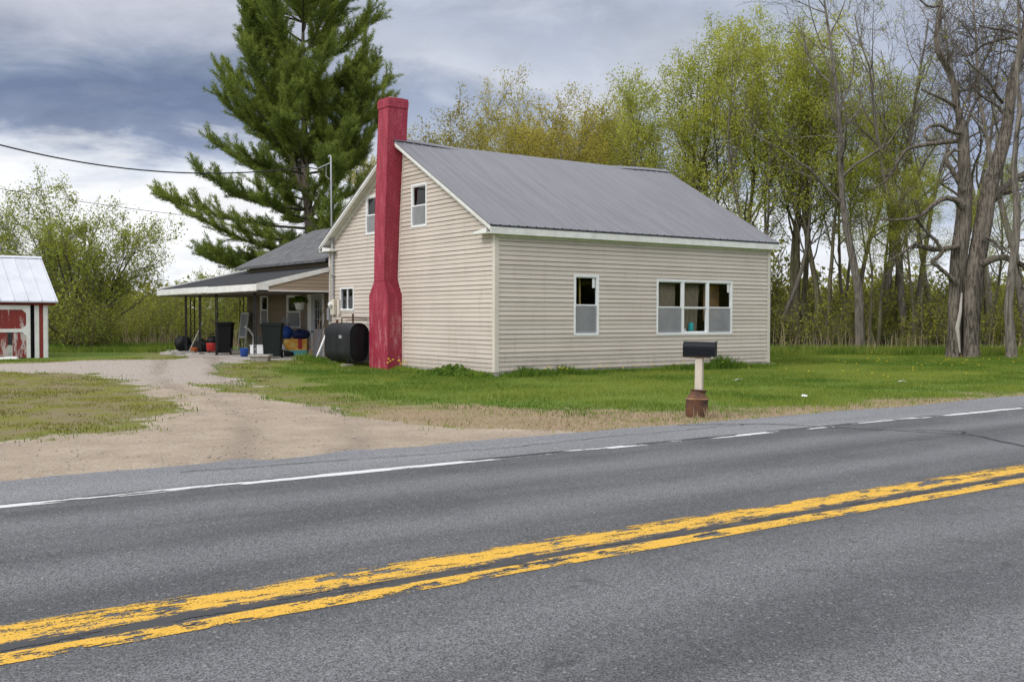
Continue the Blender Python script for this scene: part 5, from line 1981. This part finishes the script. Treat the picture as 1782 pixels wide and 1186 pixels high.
old_limb(tr, [(1660, 634, 34), (1661, 600, 26), (1662, 520, 24), (1668, 436, 25), (1675, 382, 23), (1677, 330, 22), (1674, 278, 21), (1672, 240, 20)], 26, .004)
old_limb(tr, [(1672, 246, 19), (1668, 218, 15), (1662, 192, 12), (1654, 140, 12), (1638, 111, 11), (1626, 90, 10), (1624, 56, 9), (1628, 30, 8), (1633, 5, 6), (1628, -25, 4)], 9, .01, 0, -.6, 10, 1.2, 2)
old_limb(tr, [(1690, 634, 38), (1689, 595, 29), (1691, 515, 31), (1701, 434, 26), (1710, 382, 26), (1718, 330, 24), (1734, 278, 24), (1745, 236, 23), (1751, 195, 19)], 26, .004, -.3, .3)
old_limb(tr, [(1750, 200, 18), (1758, 139, 14), (1767, 111, 13), (1775, 56, 9), (1780, 5, 9), (1788, -50, 7), (1795, -110, 4)], 9, .01, .3, .6, 16, 2.4)
old_limb(tr, [(1752, 180, 16), (1752, 150, 13), (1764, 105, 12), (1790, 80, 10), (1830, 40, 7)], 8, .01, .3, 2, 8, 2.2)
old_limb(cr, [(1664, 492, 10.1), (1652, 480, 7.8), (1630, 462, 7.0), (1618, 455, 7.0), (1640, 440, 7.0), (1634, 425, 6.2), (1600, 392, 5.5), (1593, 378, 4.7)], 7, .01, -.4, -1.0, 3, .8, 1)
old_limb(cr, [(1665, 428, 9.4), (1640, 433, 8.6), (1612, 432, 8.6), (1593, 424, 7.0), (1582, 430, 5.5), (1560, 445, 3.1), (1545, 452, 2.3)], 7, .01, -.3, -1.2, 7, 1.0)
old_limb(cr, [(1672, 358, 15.6), (1660, 346, 10.1), (1640, 344, 8.6), (1622, 356, 7.8), (1602, 374, 7.0), (1585, 380, 6.2), (1560, 382, 4.7), (1530, 381, 3.1)], 7, .01, -.3, -1.6, 7, 1.2)
old_limb(cr, [(1668, 232, 9.4), (1648, 229, 7.8), (1636, 218, 7.0), (1615, 219, 6.2), (1603, 230, 5.5), (1610, 245, 4.7), (1628, 243, 3.1)], 6, .008, -.3, -.9, 3, .6, 1)
old_limb(cr, [(1668, 245, 9.4), (1640, 248, 7.8), (1600, 253, 7.0), (1576, 258, 6.2), (1562, 278, 5.5), (1550, 300, 4.7), (1535, 320, 3.1), (1516, 326, 2.3)], 7, .01, .2, 1.2, 8, 1.1)
old_limb(cr, [(1674, 330, 10.9), (1656, 300, 9.4), (1640, 275, 7.8), (1655, 262, 6.2), (1668, 262, 4.7)], 7, .01, -.4, -.6, 4, .8, 1)
old_limb(cr, [(1658, 186, 7.0), (1640, 175, 6.2), (1618, 165, 5.5), (1600, 157, 3.9)], 6, .008, -.2, -.8, 4, .7, 1)
old_limb(cr, [(1630, 12, 4.7), (1618, 16, 3.9), (1604, 12, 3.1), (1590, 0, 2.3)], 5, .01, -.5, -.9, 2, .4, 1)
old_limb(cr, [(1752, 68, 5.5), (1730, 72, 4.7), (1705, 80, 3.9), (1680, 100, 3.1), (1660, 96, 2.3)], 5, .01, .4, .9, 12, 1.5)
old_limb(cr, [(1771, 66, 5.5), (1745, 55, 4.7), (1720, 52, 3.1), (1698, 48, 2.3)], 5, .01, .4, -.5, 9, 1.3)
old_limb(cr, [(1740, 180, 6.2), (1728, 165, 4.7), (1715, 140, 3.9), (1690, 120, 3.1), (1675, 105, 2.3)], 5, .01, .3, -.8, 10, 1.4)
old_limb(cr, [(1745, 200, 7.0), (1725, 180, 4.7), (1705, 172, 3.9), (1690, 155, 3.1), (1676, 140, 2.3)], 5, .01, .3, 1.2, 8, 1.3)
old_limb(cr, [(1679, 262, 8.6), (1677, 215, 6.2), (1690, 185, 4.7), (1700, 165, 3.1)], 6, .01, .2, .6, 4, .9, 1)
old_limb(cr, [(1706, 458, 14.0), (1725, 450, 11.7), (1745, 446, 10.9), (1765, 452, 10.1), (1790, 470, 7.8), (1795, 500, 5.5)], 7, .01, -.3, -1.6, 5, 1.0)
old_limb(cr, [(1725, 345, 15.6), (1738, 335, 13.3), (1760, 310, 10.9), (1800, 295, 8.6)], 7, .01, .2, 1.5, 8, 1.6)
old_limb(cr, [(1712, 410, 6.2), (1735, 425, 4.7), (1745, 440, 3.1)], 5, .01, -.3, -.7, 3, .6, 1)
M['old_bark'] = mat_bark('furrowed_bark', (0.185, 0.155, 0.125), (0.04, 0.034, 0.028), 6.5, 1.0)
tr.build('trunk', [M['old_bark']], old)
cr.build('crown', [M['old_bark']], old)
# bare white wood where bark has fallen away
old_b = Buf()
old_b.add(*tube_np(np.array([np.array(PZ(1671, 612, DD - .42)) - base_o, np.array(PZ(1666, 570, DD - .44)) - base_o, np.array(PZ(1671, 540, DD - .40)) - base_o, np.array(PZ(1673, 508, DD - .30)) - base_o]), np.array([.03, .09, .07, .03]), 8))
old_b.build('dead_wood', [simple('bleached_wood', (.42, .38, .34), .8, .3, 9.0)], old)

t3 = thing('slender_tree', 'slender leaning tree with smooth pale trunk right of the dead giant', 'tree', P(1760, 41.2, 0))
DD, base_o = 41.2, np.array(P(1760, 41.2, 0))
tr, cr, lp = Buf(), Buf(), []
old_limb(tr, [(1761, 632, 22), (1760, 600, 18), (1754, 540, 15), (1758, 480, 14), (1766, 420, 13), (1767, 350, 12), (1760, 300, 10), (1764, 240, 9), (1770, 190, 8), (1762, 130, 7), (1768, 60, 5), (1764, 0, 4), (1760, -60, 3)], 9, .006, 0, .5, 14, 2.0)
tr.build('trunk', [BK_GREY], t3)
cr.build('crown', [TWIG_PALE], t3)

# white pine -----------------------------------------------------------------------------------
pine = thing('pine_tree', 'tall white pine rising behind the chimney and porch roof', 'pine tree', P(543, 57, .1))
rs = np.random.RandomState(5)
tr, cr = Buf(), Buf()
cs, sn = math.cos(-YAW), math.sin(-YAW)
RX_ = lambda a, b: np.array([a * math.cos(YAW) + b * math.sin(YAW), -a * math.sin(YAW) + b * math.cos(YAW), 0.0])   # along / across the view
lead1 = np.array([[0, 0, -.2], [.0, 0, 3], [-.1, 0, 6.5], [-.35, 0, 9.3], [-.4, .1, 12], [-.5, .1, 15], [-.45, .1, 18], [-.4, 0, 24.5]])
lead2 = np.array([[-.25, 0, 8.0], [-1.0, .2, 10], [-1.9, .3, 12.2], [-2.7, .2, 14.5], [-3.2, .1, 16.5], [-3.5, 0, 18.6]])
lead3 = np.array([[-.15, 0, 7.0], [.9, .1, 9.0], [1.9, -.1, 11.3], [2.6, -.2, 13.6], [3.0, -.2, 15.8]])


def tow(A):
    return np.stack([RX_(a, b) + np.array([0, 0, c]) for a, b, c in A])


def dens(A, n):
    t = np.linspace(0, 1, len(A))
    return np.stack([np.interp(np.linspace(0, 1, n), t, A[:, c]) for c in range(3)], -1)


L1, L2, L3 = dens(tow(lead1), 40), dens(tow(lead2), 20), dens(tow(lead3), 18)
for A, r0 in ((L1, .36), (L2, .17), (L3, .15)):
    tr.add(*tube_np(A, r0 * (1 - .92 * np.linspace(0, 1, len(A))), 9))
tips, tdirs = [], []


def pine_branch(p, d, length, up0, thick):
    n = 9
    pts = [p]
    dd = unit(d)
    for i in range(n):
        dd = unit(dd + np.array([0, 0, up0 + .030 * i * .6]) + rs.randn(3) * .07)
        pts.append(pts[-1] + dd * length / n)
    pts = np.array(pts)
    cr.add(*tube_np(pts, thick * (1 - .85 * np.linspace(0, 1, n + 1)), 4), 0)
    nb = int(length * 7.6)
    for i in range(nb):
        t = .20 + .80 * (i + rs.rand()) / nb
        f = t * n
        k = min(int(f), n - 1)
        pp = pts[k] + (pts[k + 1] - pts[k]) * (f - k)
        ax = unit(pts[k + 1] - pts[k])
        side = unit(np.cross(ax, [0, 0, 1]) * rs.choice([-1, 1]) + rs.randn(3) * .35)
        bd = unit(ax * rs.uniform(.5, .9) + side * rs.uniform(.4, .9) + np.array([0, 0, rs.uniform(.0, .35)]))
        bl = (.40 + .95 * (1 - abs(t - .55) * 1.0)) * min(1.0, .3 + length / 5) * rs.uniform(.6, 1.2)
        q = limb(rs, pp, bd, bl, 4, .10, .08)
        cr.add(*tube_np(q, np.linspace(.018, .006, 5), 3), 0)
        m_ = max(3, int(bl / .10))
        for j in range(m_):
            u = (j + .6) / m_ * 4
            kk = min(int(u), 3)
            tips.append(q[kk] + (q[kk + 1] - q[kk]) * (u - kk))
            tdirs.append(unit(q[kk + 1] - q[kk]))
    for j in range(4):
        tips.append(pts[-1] - (pts[-1] - pts[-2]) * j * .25)
        tdirs.append(unit(pts[-1] - pts[-2]))


def whorls(A, z0, z1, step, fl, elev, skip=.15, thick=.07):
    z = z0
    while z < z1:
        zi = np.argmin(np.abs(A[:, 2] - z))
        p = A[zi]
        nb = rs.randint(3, 6)
        a0 = rs.rand() * 6.28
        for k in range(nb):
            if rs.rand() < skip:
                continue
            a = a0 + 2 * math.pi * k / nb + rs.randn() * .25
            e = elev(z) + rs.randn() * .12
            ln = fl(z) * rs.uniform(.55, 1.2)
            pine_branch(p, np.array([math.cos(a) * math.cos(e), math.sin(a) * math.cos(e), math.sin(e)]), ln, .03, thick * min(1, ln / 4))
        z += step * rs.uniform(.75, 1.25)


whorls(L1, 3.6, 24.0, .60, lambda z: np.interp(z, [3, 6, 10, 14, 18, 21, 24], [6.0, 5.4, 5.2, 5.0, 4.6, 3.9, 2.0]), lambda z: np.interp(z, [3, 8, 14, 22], [-.12, .10, .34, .72]))
whorls(L2, 10.3, 18.4, .50, lambda z: np.interp(z, [10, 15, 18.5], [2.4, 1.8, .7]), lambda z: np.interp(z, [10, 18], [.45, 1.0]), .2, .04)
whorls(L3, 9.6, 15.8, .50, lambda z: np.interp(z, [9, 13, 16], [2.4, 1.7, .6]), lambda z: np.interp(z, [9, 16], [.4, 1.0]), .2, .04)
for a, z, ln, e in ((-1.0, 5.4, 8.4, .02), (-1.0, 6.6, 8.2, .12), (-.96, 4.6, 7.4, .12), (-1.0, 7.4, 6.8, .10), (1.0, 11.0, 4.6, .5), (1.0, 13.0, 4.2, .6), (-1.0, 12.5, 5.2, .5), (-1.0, 8.2, 6.0, .28), (1.0, 8.4, 4.6, .35), (-1.0, 10.4, 5.6, .38)):
    p = L1[np.argmin(np.abs(L1[:, 2] - z))]
    d = RX_(a, rs.uniform(-.25, .25)) + np.array([0, 0, math.tan(e) if z > 5 else -.10])
    pine_branch(p, d, ln, .012, .085)
tips, tdirs = np.array(tips), np.array(tdirs)
NN = 13
C = np.repeat(tips, NN, 0)
C = C + rs.randn(len(C), 3) * .05
D = np.repeat(tdirs, NN, 0) * .7 + rs.randn(len(C), 3) * .6
D[:, 2] += .18
D /= np.linalg.norm(D, axis=1, keepdims=True)
Bq = np.cross(D, rs.randn(len(C), 3))
Bq /= np.linalg.norm(Bq, axis=1, keepdims=True)
ln = (.15 + .12 * rs.rand(len(C)))[:, None]
V = np.empty((len(C), 3, 3))
V[:, 0] = C - Bq * .015
V[:, 1] = C + Bq * .015
V[:, 2] = C + D * ln
tone = np.clip(np.repeat(.45 + .9 * fbm(tips[:, 0] + tips[:, 2], tips[:, 1] - tips[:, 2], .5, 3) * 2, NN) + rs.randn(len(C)) * .18, 0, 1)
tri = np.arange(3 * len(C)).reshape(-1, 3)
tr.build('trunk', [mat_bark('pine_bark', (0.20, 0.165, 0.13), (0.09, 0.07, 0.055))], pine)
cr.build('branches', [BK_DARK], pine)
np_mesh('crown', V.reshape(-1, 3), [tri], [NEEDLE], pine, attrs={'rnd': ('FACE', tone)})
print('pine needles', len(C))

# bushy trees at the left ------------------------------------------------------------------------
S_BUSH = [dict(n=9, w=.08, tr=.01, k=7, tap=.88, trunk_levels=1),
          dict(c=(12, 15), t0=.08, l=.55, ls=.4, a=.7, n=7, w=.11, tr=.05, k=4, rr=.6),
          dict(c=(7, 8), t0=.2, l=.42, ls=.4, a=.5, n=5, w=.12, tr=.06, k=3, rr=.55),
          dict(c=(4, 5), t0=.2, l=.5, ls=.4, a=.5, n=3, w=.12, tr=.04, k=3, rr=.55)]
gL = 'bushy trees by the shed'
bush = make_tree('bushy_tree', '', 'tree', 41, 7.2, 8, .55, .15, S_BUSH, 30000, .115, (BK_DARK, TWIG, mat_leaf('willow_leaves', (0.42, 0.44, 0.08), (0.24, 0.275, 0.05), .5)), gL, .4, .2)
place([bush], [(0, 140, 48, .6, .86, 'spreading many-stemmed bushy tree behind the right end of the shed'),
               (0, 15, 62, 2.4, .80, 'paler bushy tree rising behind the shed roof'),
               (0, 425, 70, 4.0, .66, 'small bushy tree seen under the lowest pine branches')])

# brush, thickets: masses nobody could count --------------------------------------------------------


def clump_arrays(seed, H, W_, stems, leaves, lsize):
    rs = np.random.RandomState(seed)
    b, lp = Buf(), []
    S = [dict(n=6, w=.12, tr=.03, k=3, trunk_levels=0), dict(c=(6, 9), t0=.15, l=.45, ls=.4, a=.6, n=4, w=.15, tr=.05, k=3, rr=.6),
         dict(c=(3, 5), t0=.2, l=.5, ls=.4, a=.6, n=3, w=.15, tr=.03, k=3, rr=.6)]
    for k in range(stems):
        a = rs.rand() * 6.28
        rr_ = rs.rand() * W_ * .5
        d = np.array([math.cos(a) * rs.uniform(0, .5), math.sin(a) * rs.uniform(0, .5), 1.0])
        grow(rs, b, b, np.array([math.cos(a) * rr_, math.sin(a) * rr_, -.1]), d, H * rs.uniform(.55, 1.0), .022, 0, S, lp)
    P_ = np.concatenate([x[1:] for x in lp])
    C = P_[rs.randint(0, len(P_), leaves)] + rs.randn(leaves, 3) * .12
    C[:, 2] = np.maximum(C[:, 2], .05)
    v, q = leaf_quads(C, lsize, rs, .1, .65)
    nt_ = len(np.concatenate(b.q))
    V_ = np.concatenate(b.v + [v])
    Q_ = np.concatenate(b.q + [q + b.n])
    return V_, Q_, np.concatenate([np.zeros(nt_), np.ones(len(q))]).astype(int), np.concatenate([np.zeros(nt_), np.clip(.5 + rs.randn(len(q)) * .3, 0, 1)])


def mass(name, label, spots, protos, mats, seed):
    rs = np.random.RandomState(seed)
    Vs, Qs, Ms, Rs, off = [], [], [], [], 0
    for (x, y, z, sc) in spots:
        V_, Q_, M_, R_ = protos[rs.randint(len(protos))]
        a = rs.rand() * 6.28
        c, s_ = math.cos(a), math.sin(a)
        R3 = np.array([[c, -s_, 0], [s_, c, 0], [0, 0, 1]])
        sz = np.array([sc * rs.uniform(.8, 1.2), sc * rs.uniform(.8, 1.2), sc * rs.uniform(.75, 1.25)])
        Vs.append((V_ * sz) @ R3.T + np.array([x, y, z]))
        Qs.append(Q_ + off)
        off += len(V_)
        Ms.append(M_)
        Rs.append(np.clip(R_ + rs.randn() * .25, 0, 1))
    return tag(np_mesh(name, np.concatenate(Vs), [np.concatenate(Qs)], mats, None, attrs={'rnd': ('FACE', np.concatenate(Rs))}, mat_idx=np.concatenate(Ms)),
               label, 'undergrowth', None, 'stuff')


cl = [clump_arrays(50 + i, 3.0, 2.2, 12, 900, .15) for i in range(3)]
cl_s = [clump_arrays(60 + i, 2.6, 2.0, 14, 350, .13) for i in range(3)]
rs = np.random.RandomState(8)
sp = []
for i in range(84):
    px, dep = rs.uniform(1325, 1860), rs.uniform(50, 70)
    p = P(px, dep)
    sp.append((p.x, p.y, 0, rs.uniform(.35, 1.1) + (dep - 50) * .02))
mass('undergrowth', 'dense dark thicket between the trunks right of the house', sp, cl, [TWIG, LF_DARK], 1)
sp = []
for i in range(110):
    px, dep = rs.uniform(95, 470), rs.uniform(53, 74)
    p = P(px, dep)
    sp.append((p.x, p.y, .1, rs.uniform(.3, .75) + (dep - 53) * .012))
for i in range(12):
    px, dep = rs.uniform(95, 190), rs.uniform(44, 48)
    p = P(px, dep)
    sp.append((p.x, p.y, .1, rs.uniform(.5, .85)))
mass('brush', 'olive brush filling the field edge behind the porch', sp, cl, [TWIG_OL, mat_leaf('green_brush_leaves', (0.36, 0.37, 0.07), (0.19, 0.22, 0.04), .45)], 2)
sp = []
for i in range(60):
    px, dep = rs.uniform(690, 1340), rs.uniform(58, 80)
    p = P(px, dep)
    sp.append((p.x, p.y, 0, rs.uniform(1.2, 2.0)))
mass('undergrowth', 'yellow-green brush at the foot of the trees behind the house', sp, cl, [TWIG_OL, LF_OLIVE], 3)
far_ = [clump_arrays(70 + i, 8.0, 6.0, 12, 700, .6) for i in range(2)]
sp = []
for i in range(150):
    px, dep = rs.uniform(-700, 2500), rs.uniform(130, 190)
    p = P(px, dep)
    sp.append((p.x, p.y, 0, rs.uniform(.6, 1.1)))
mass('distant_woods', 'low distant woods beyond the fields', sp, far_, [TWIG_OL, LF_OLIVE], 4)

sp = []
for i in range(340):                                   # unseen wood added behind the viewer to darken the window reflections
    t_ = rs.uniform(-60, 140)
    sp.append((CAM[0] + t_, CAM[1] - rs.uniform(34, 60), 0, rs.uniform(.7, 1.5)))
mass('distant_woods', 'unseen wood added across the road to darken the window reflections', sp, far_, [TWIG_OL, LF_DARK], 6)

# ---------------------------------------------------------------- grass and small growth


def blades(name, label, X, Y, Z, h, w, mat, seed, lean=.35, cat='grass'):
    rs = np.random.RandomState(seed)
    n = len(X)
    a = rs.rand(n) * 6.283
    hh = h * (.55 + .9 * rs.rand(n))
    b = a + rs.randn(n) * .8
    base = np.stack([X, Y, Z], -1)
    side = np.stack([np.cos(a), np.sin(a), np.zeros(n)], -1) * (w * .5 * (.7 + .6 * rs.rand(n)))[:, None]
    ln = lean * hh * rs.rand(n)
    tip = base + np.stack([np.cos(b) * ln, np.sin(b) * ln, hh], -1)
    mid = base + (tip - base) * .55 * np.array([.6, .6, 1.1])
    V = np.empty((n, 5, 3))
    V[:, 0], V[:, 1] = base - side, base + side
    V[:, 2], V[:, 3] = mid + side * .75, mid - side * .75
    V[:, 4] = tip
    i0 = np.arange(n)[:, None] * 5
    q = i0 + np.array([[0, 1, 2, 3]])
    t = i0 + np.array([[3, 2, 4]])
    tone = np.clip(.5 + .9 * fbm(X, Y, .8, seed) * 2 + .7 * fbm(X, Y, .18, seed + 40) * 2 + rs.randn(n) * .25, 0, 1)
    o = np_mesh(name, V.reshape(-1, 3), [q, t], [mat], None, attrs={'rnd': ('FACE', np.concatenate([tone, tone]))})
    return tag(o, label, cat, None, 'stuff')


GR = mat_leaf('lawn_blades', (0.095, 0.165, 0.026), (0.275, 0.315, 0.062), .4)
DRYG = mat_leaf('dry_blades', (0.46, 0.37, 0.25), (0.33, 0.255, 0.165), .35)
MOSSG = mat_leaf('yellow_moss_blades', (0.24, 0.22, 0.045), (0.10, 0.125, 0.02), .35)
rs = np.random.RandomState(99)


def free(X, Y):
    hs = (X > -.02) & (X < L + .02) & (Y > -.02) & (Y < 19)
    ch = (X > -.55) & (X < .1) & (Y > 5.0) & (Y < 6.35)
    pc = (X > -2.97) & (X < 1) & (Y > 10.45) & (Y < 21.7)
    shd = (X < -8.2) & (Y > 15.8) & (Y < 21)
    return ~(hs | ch | pc | shd)


n = 450000
X = rs.uniform(-15.5, 29, n)
Y = rs.uniform(-11.5, 14, n)
d_, y_, mo = masks(X, Y)
vis = (Y - CAM[1]) * math.cos(YAW) + (X - CAM[0]) * math.sin(YAW)
keep = free(X, Y) & (rs.rand(n) > d_ * 1.02) & (rs.rand(n) > y_ * .75) & ~((X > L + 1) & (Y > 12.5)) & ~((X > 0) & (Y > .1) & (X < L))
keep &= rs.rand(n) < np.where(mo > .3, .75 * sst(-.12, .12, fbm(X, Y, 1.1, 61) + .35 * fbm(X, Y, 4, 62)), 1.0)
X, Y, d_, y_, mo, vis = X[keep], Y[keep], d_[keep], y_[keep], mo[keep], vis[keep]
ml = mo > rs.uniform(.25, .8, len(X))
Z = ground_z(X, Y) - .005
hgt = .052 * (1 + .9 * np.clip(fbm(X, Y, .9, 31) * 3, -.5, .9)) * np.where(ml, .5, 1.0)
print('grass', len(X))
k = ~ml
blades('grass', 'short green lawn grass round the house', X[k], Y[k], Z[k], hgt[k], .014, GR, 1)
blades('moss_grass', 'yellowish thin grass on the worn gravel patch', X[ml], Y[ml], Z[ml], hgt[ml], .016, MOSSG, 2)
n = 60000
X = rs.uniform(-9, 29, n)
Y = rs.uniform(-11.7, -6, n)
d_, y_, mo = masks(X, Y)
keep = (rs.rand(n) < y_) & (rs.rand(n) > d_)
X, Y = X[keep], Y[keep]
blades('dry_grass', 'flattened dry grass along the road shoulder', X, Y, ground_z(X, Y), np.full(len(X), .026), .013, DRYG, 3, 3.0)
# taller growth along the foundations
n = 5200
X = np.concatenate([rs.uniform(.1, 11.2, n), rs.uniform(-.55, -.03, 2600), rs.uniform(-1.6, -.2, 1400)])
Y = np.concatenate([-.04 - np.abs(rs.randn(n)) * .20, rs.uniform(.0, 4.9, 2600), rs.uniform(6.5, 10, 1400)])
hm = .12 + .34 * np.clip(fbm(X, Y * .3, .9, 41) * 2.4 + .12, 0, 1) ** 1.3
hm[n:] *= np.where(Y[n:] < 2.4, 1.1, .65)
blades('foundation_weeds', 'taller weeds along the foot of the house walls', X, Y, ground_z(X, Y), hm, .026, mat_leaf('weed_leaves', (0.24, 0.33, 0.055), (0.11, 0.19, 0.03), .45), 5, .9, 'weeds')
n = 700
X, Y = rs.normal(-.55, .28, n), rs.normal(1.35, .55, n)
C = np.stack([X, Y, .05 + .30 * rs.rand(n) * np.exp(-((X + .5) ** 2 * 4 + (Y - 1.35) ** 2))], -1)
v, q = leaf_quads(C, .13, rs, .4, .55)
tag(np_mesh('leafy_weed', v, [q], [mat_leaf('weed_leaves_dark', (0.18, 0.27, 0.045), (0.08, 0.15, 0.025), .4)], None, attrs={'rnd': ('FACE', rs.rand(len(q)))}),
    'leafy green weeds at the gable foot near the front corner', 'weeds', None, 'stuff')
# taller grass at the wood edge and dry reeds in front of it
n = 9000
px, dep = rs.uniform(1325, 1830, n), rs.uniform(44.5, 50, n)
pp = np.array([P(a, b)[:2] for a, b in zip(px, dep)])
blades('edge_grass', 'tall green grass where the lawn meets the wood', pp[:, 0], pp[:, 1], np.zeros(n), np.full(n, .32), .03, GR, 6, .6)
n = 600
px, dep = rs.uniform(1325, 1830, n), rs.uniform(46.5, 50.5, n)
pp = np.array([P(a, b)[:2] for a, b in zip(px, dep)])
blades('dry_reeds', 'dry pale reed stalks standing along the wood edge', pp[:, 0], pp[:, 1], np.zeros(n), .25 + 1.0 * rs.rand(n) ** 2 * (1 + 2 * np.clip(fbm(pp[:, 0], pp[:, 1], .5, 77) * 2, -.45, 1)), .022, DRYG, 7, .35, 'reeds')
n = 350
px, dep = rs.uniform(215, 440, n), rs.uniform(50, 56, n)
pp = np.array([P(a, b)[:2] for a, b in zip(px, dep)])
blades('dry_reeds', 'grey dry stalks in the brush behind the porch', pp[:, 0], pp[:, 1], np.full(n, .1), .3 + 1.0 * rs.rand(n), .022, DRYG, 8, .5, 'reeds')
n = 9000
px, dep = rs.uniform(-20, 330, n), rs.uniform(41, 50, n)
pp = np.array([P(a, b)[:2] for a, b in zip(px, dep)])
k = free(pp[:, 0], pp[:, 1])
blades('edge_grass', 'tall green grass beside the shed and the driveway end', pp[k, 0], pp[k, 1], np.full(k.sum(), .18), np.full(k.sum(), .22), .03, GR, 9, .6)
# dandelions, daffodils
M['yellow'] = simple('yellow_petals', (0.75, 0.52, 0.02), .7)
n = 90
X, Y = rs.uniform(8, 27, n), rs.uniform(-9, 6, n)
X[:26], Y[:26] = rs.uniform(1.2, 8.5, 26), -.25 - np.abs(rs.randn(26)) * .3
m = MB()
for x_, y_ in zip(X, Y):
    h_ = .07 + .08 * rs.rand() + (.12 if y_ > -.9 and x_ < 9 else 0)
    z_ = float(ground_z(x_, y_))
    m.lathe([(.006, z_ + h_ - .012), (.024, z_ + h_), (.018, z_ + h_ + .014), (0, z_ + h_ + .016)], x_, y_, 6)
tag(m.build('dandelions', M['yellow'], None), 'yellow dandelion heads dotted over the lawn', 'flowers', None, 'stuff')
m = MB()
for i in range(10):
    x_, y_ = rs.uniform(-.62, -.12), rs.uniform(4.55, 5.0)
    h_ = rs.uniform(.14, .32)
    m.lathe([(.01, .05 + h_ - .01), (.034, .05 + h_ + .01), (.03, .05 + h_ + .03), (0, .05 + h_ + .02)], x_ + .02, y_ - .01, 7)
tag(m.build('yellow_flowers', M['yellow'], None), 'yellow flowers growing at the foot of the red chimney', 'flowers', None, 'stuff')
# dry weed stems by the milk can
X, Y = rs.normal(-3.3, .26, 120), rs.normal(-11.1, .12, 120)
blades('dry_stems', 'dry bent weed stems round the milk can', X, Y, np.zeros(120), .06 + .22 * rs.rand(120) ** 2, .012, DRYG, 12, 1.1, 'weeds')

# loose stones on the dirt drive
n = 26000
X, Y = rs.uniform(-15.5, 0, n), rs.uniform(-11.7, 12.5, n)
d_, y_, mo = masks(X, Y)
keep = (rs.rand(n) < d_ * 1.2) & free(X, Y) & (fbm(X, Y, .7, 55) + .25 * rs.randn(n) > -.02)
X, Y = X[keep], Y[keep]
n = len(X)
r_ = (.006 + .016 * rs.rand(n) ** 3)[:, None]
Cc = np.stack([X, Y, ground_z(X, Y)], -1)
off6 = np.array([[1, 0, 0], [0, 1, 0], [-1, 0, 0], [0, -1, 0], [0, 0, .8], [0, 0, -.6]])
V = Cc[:, None] + off6[None] * r_[:, :, None] * (0.7 + .6 * rs.rand(n, 6, 1))
fi = np.array([[0, 1, 4], [1, 2, 4], [2, 3, 4], [3, 0, 4], [1, 0, 5], [2, 1, 5], [3, 2, 5], [0, 3, 5]])
T_ = (np.arange(n)[:, None, None] * 6 + fi[None]).reshape(-1, 3)
tag(np_mesh('gravel', V.reshape(-1, 3), [T_], [mat_leaf('stone_chips', (0.46, 0.42, 0.37), (0.20, 0.17, 0.145), 0.0)], None, attrs={'rnd': ('FACE', np.repeat(rs.rand(n), 8))}),
    'loose gravel stones scattered over the dirt drive', 'gravel', None, 'stuff')
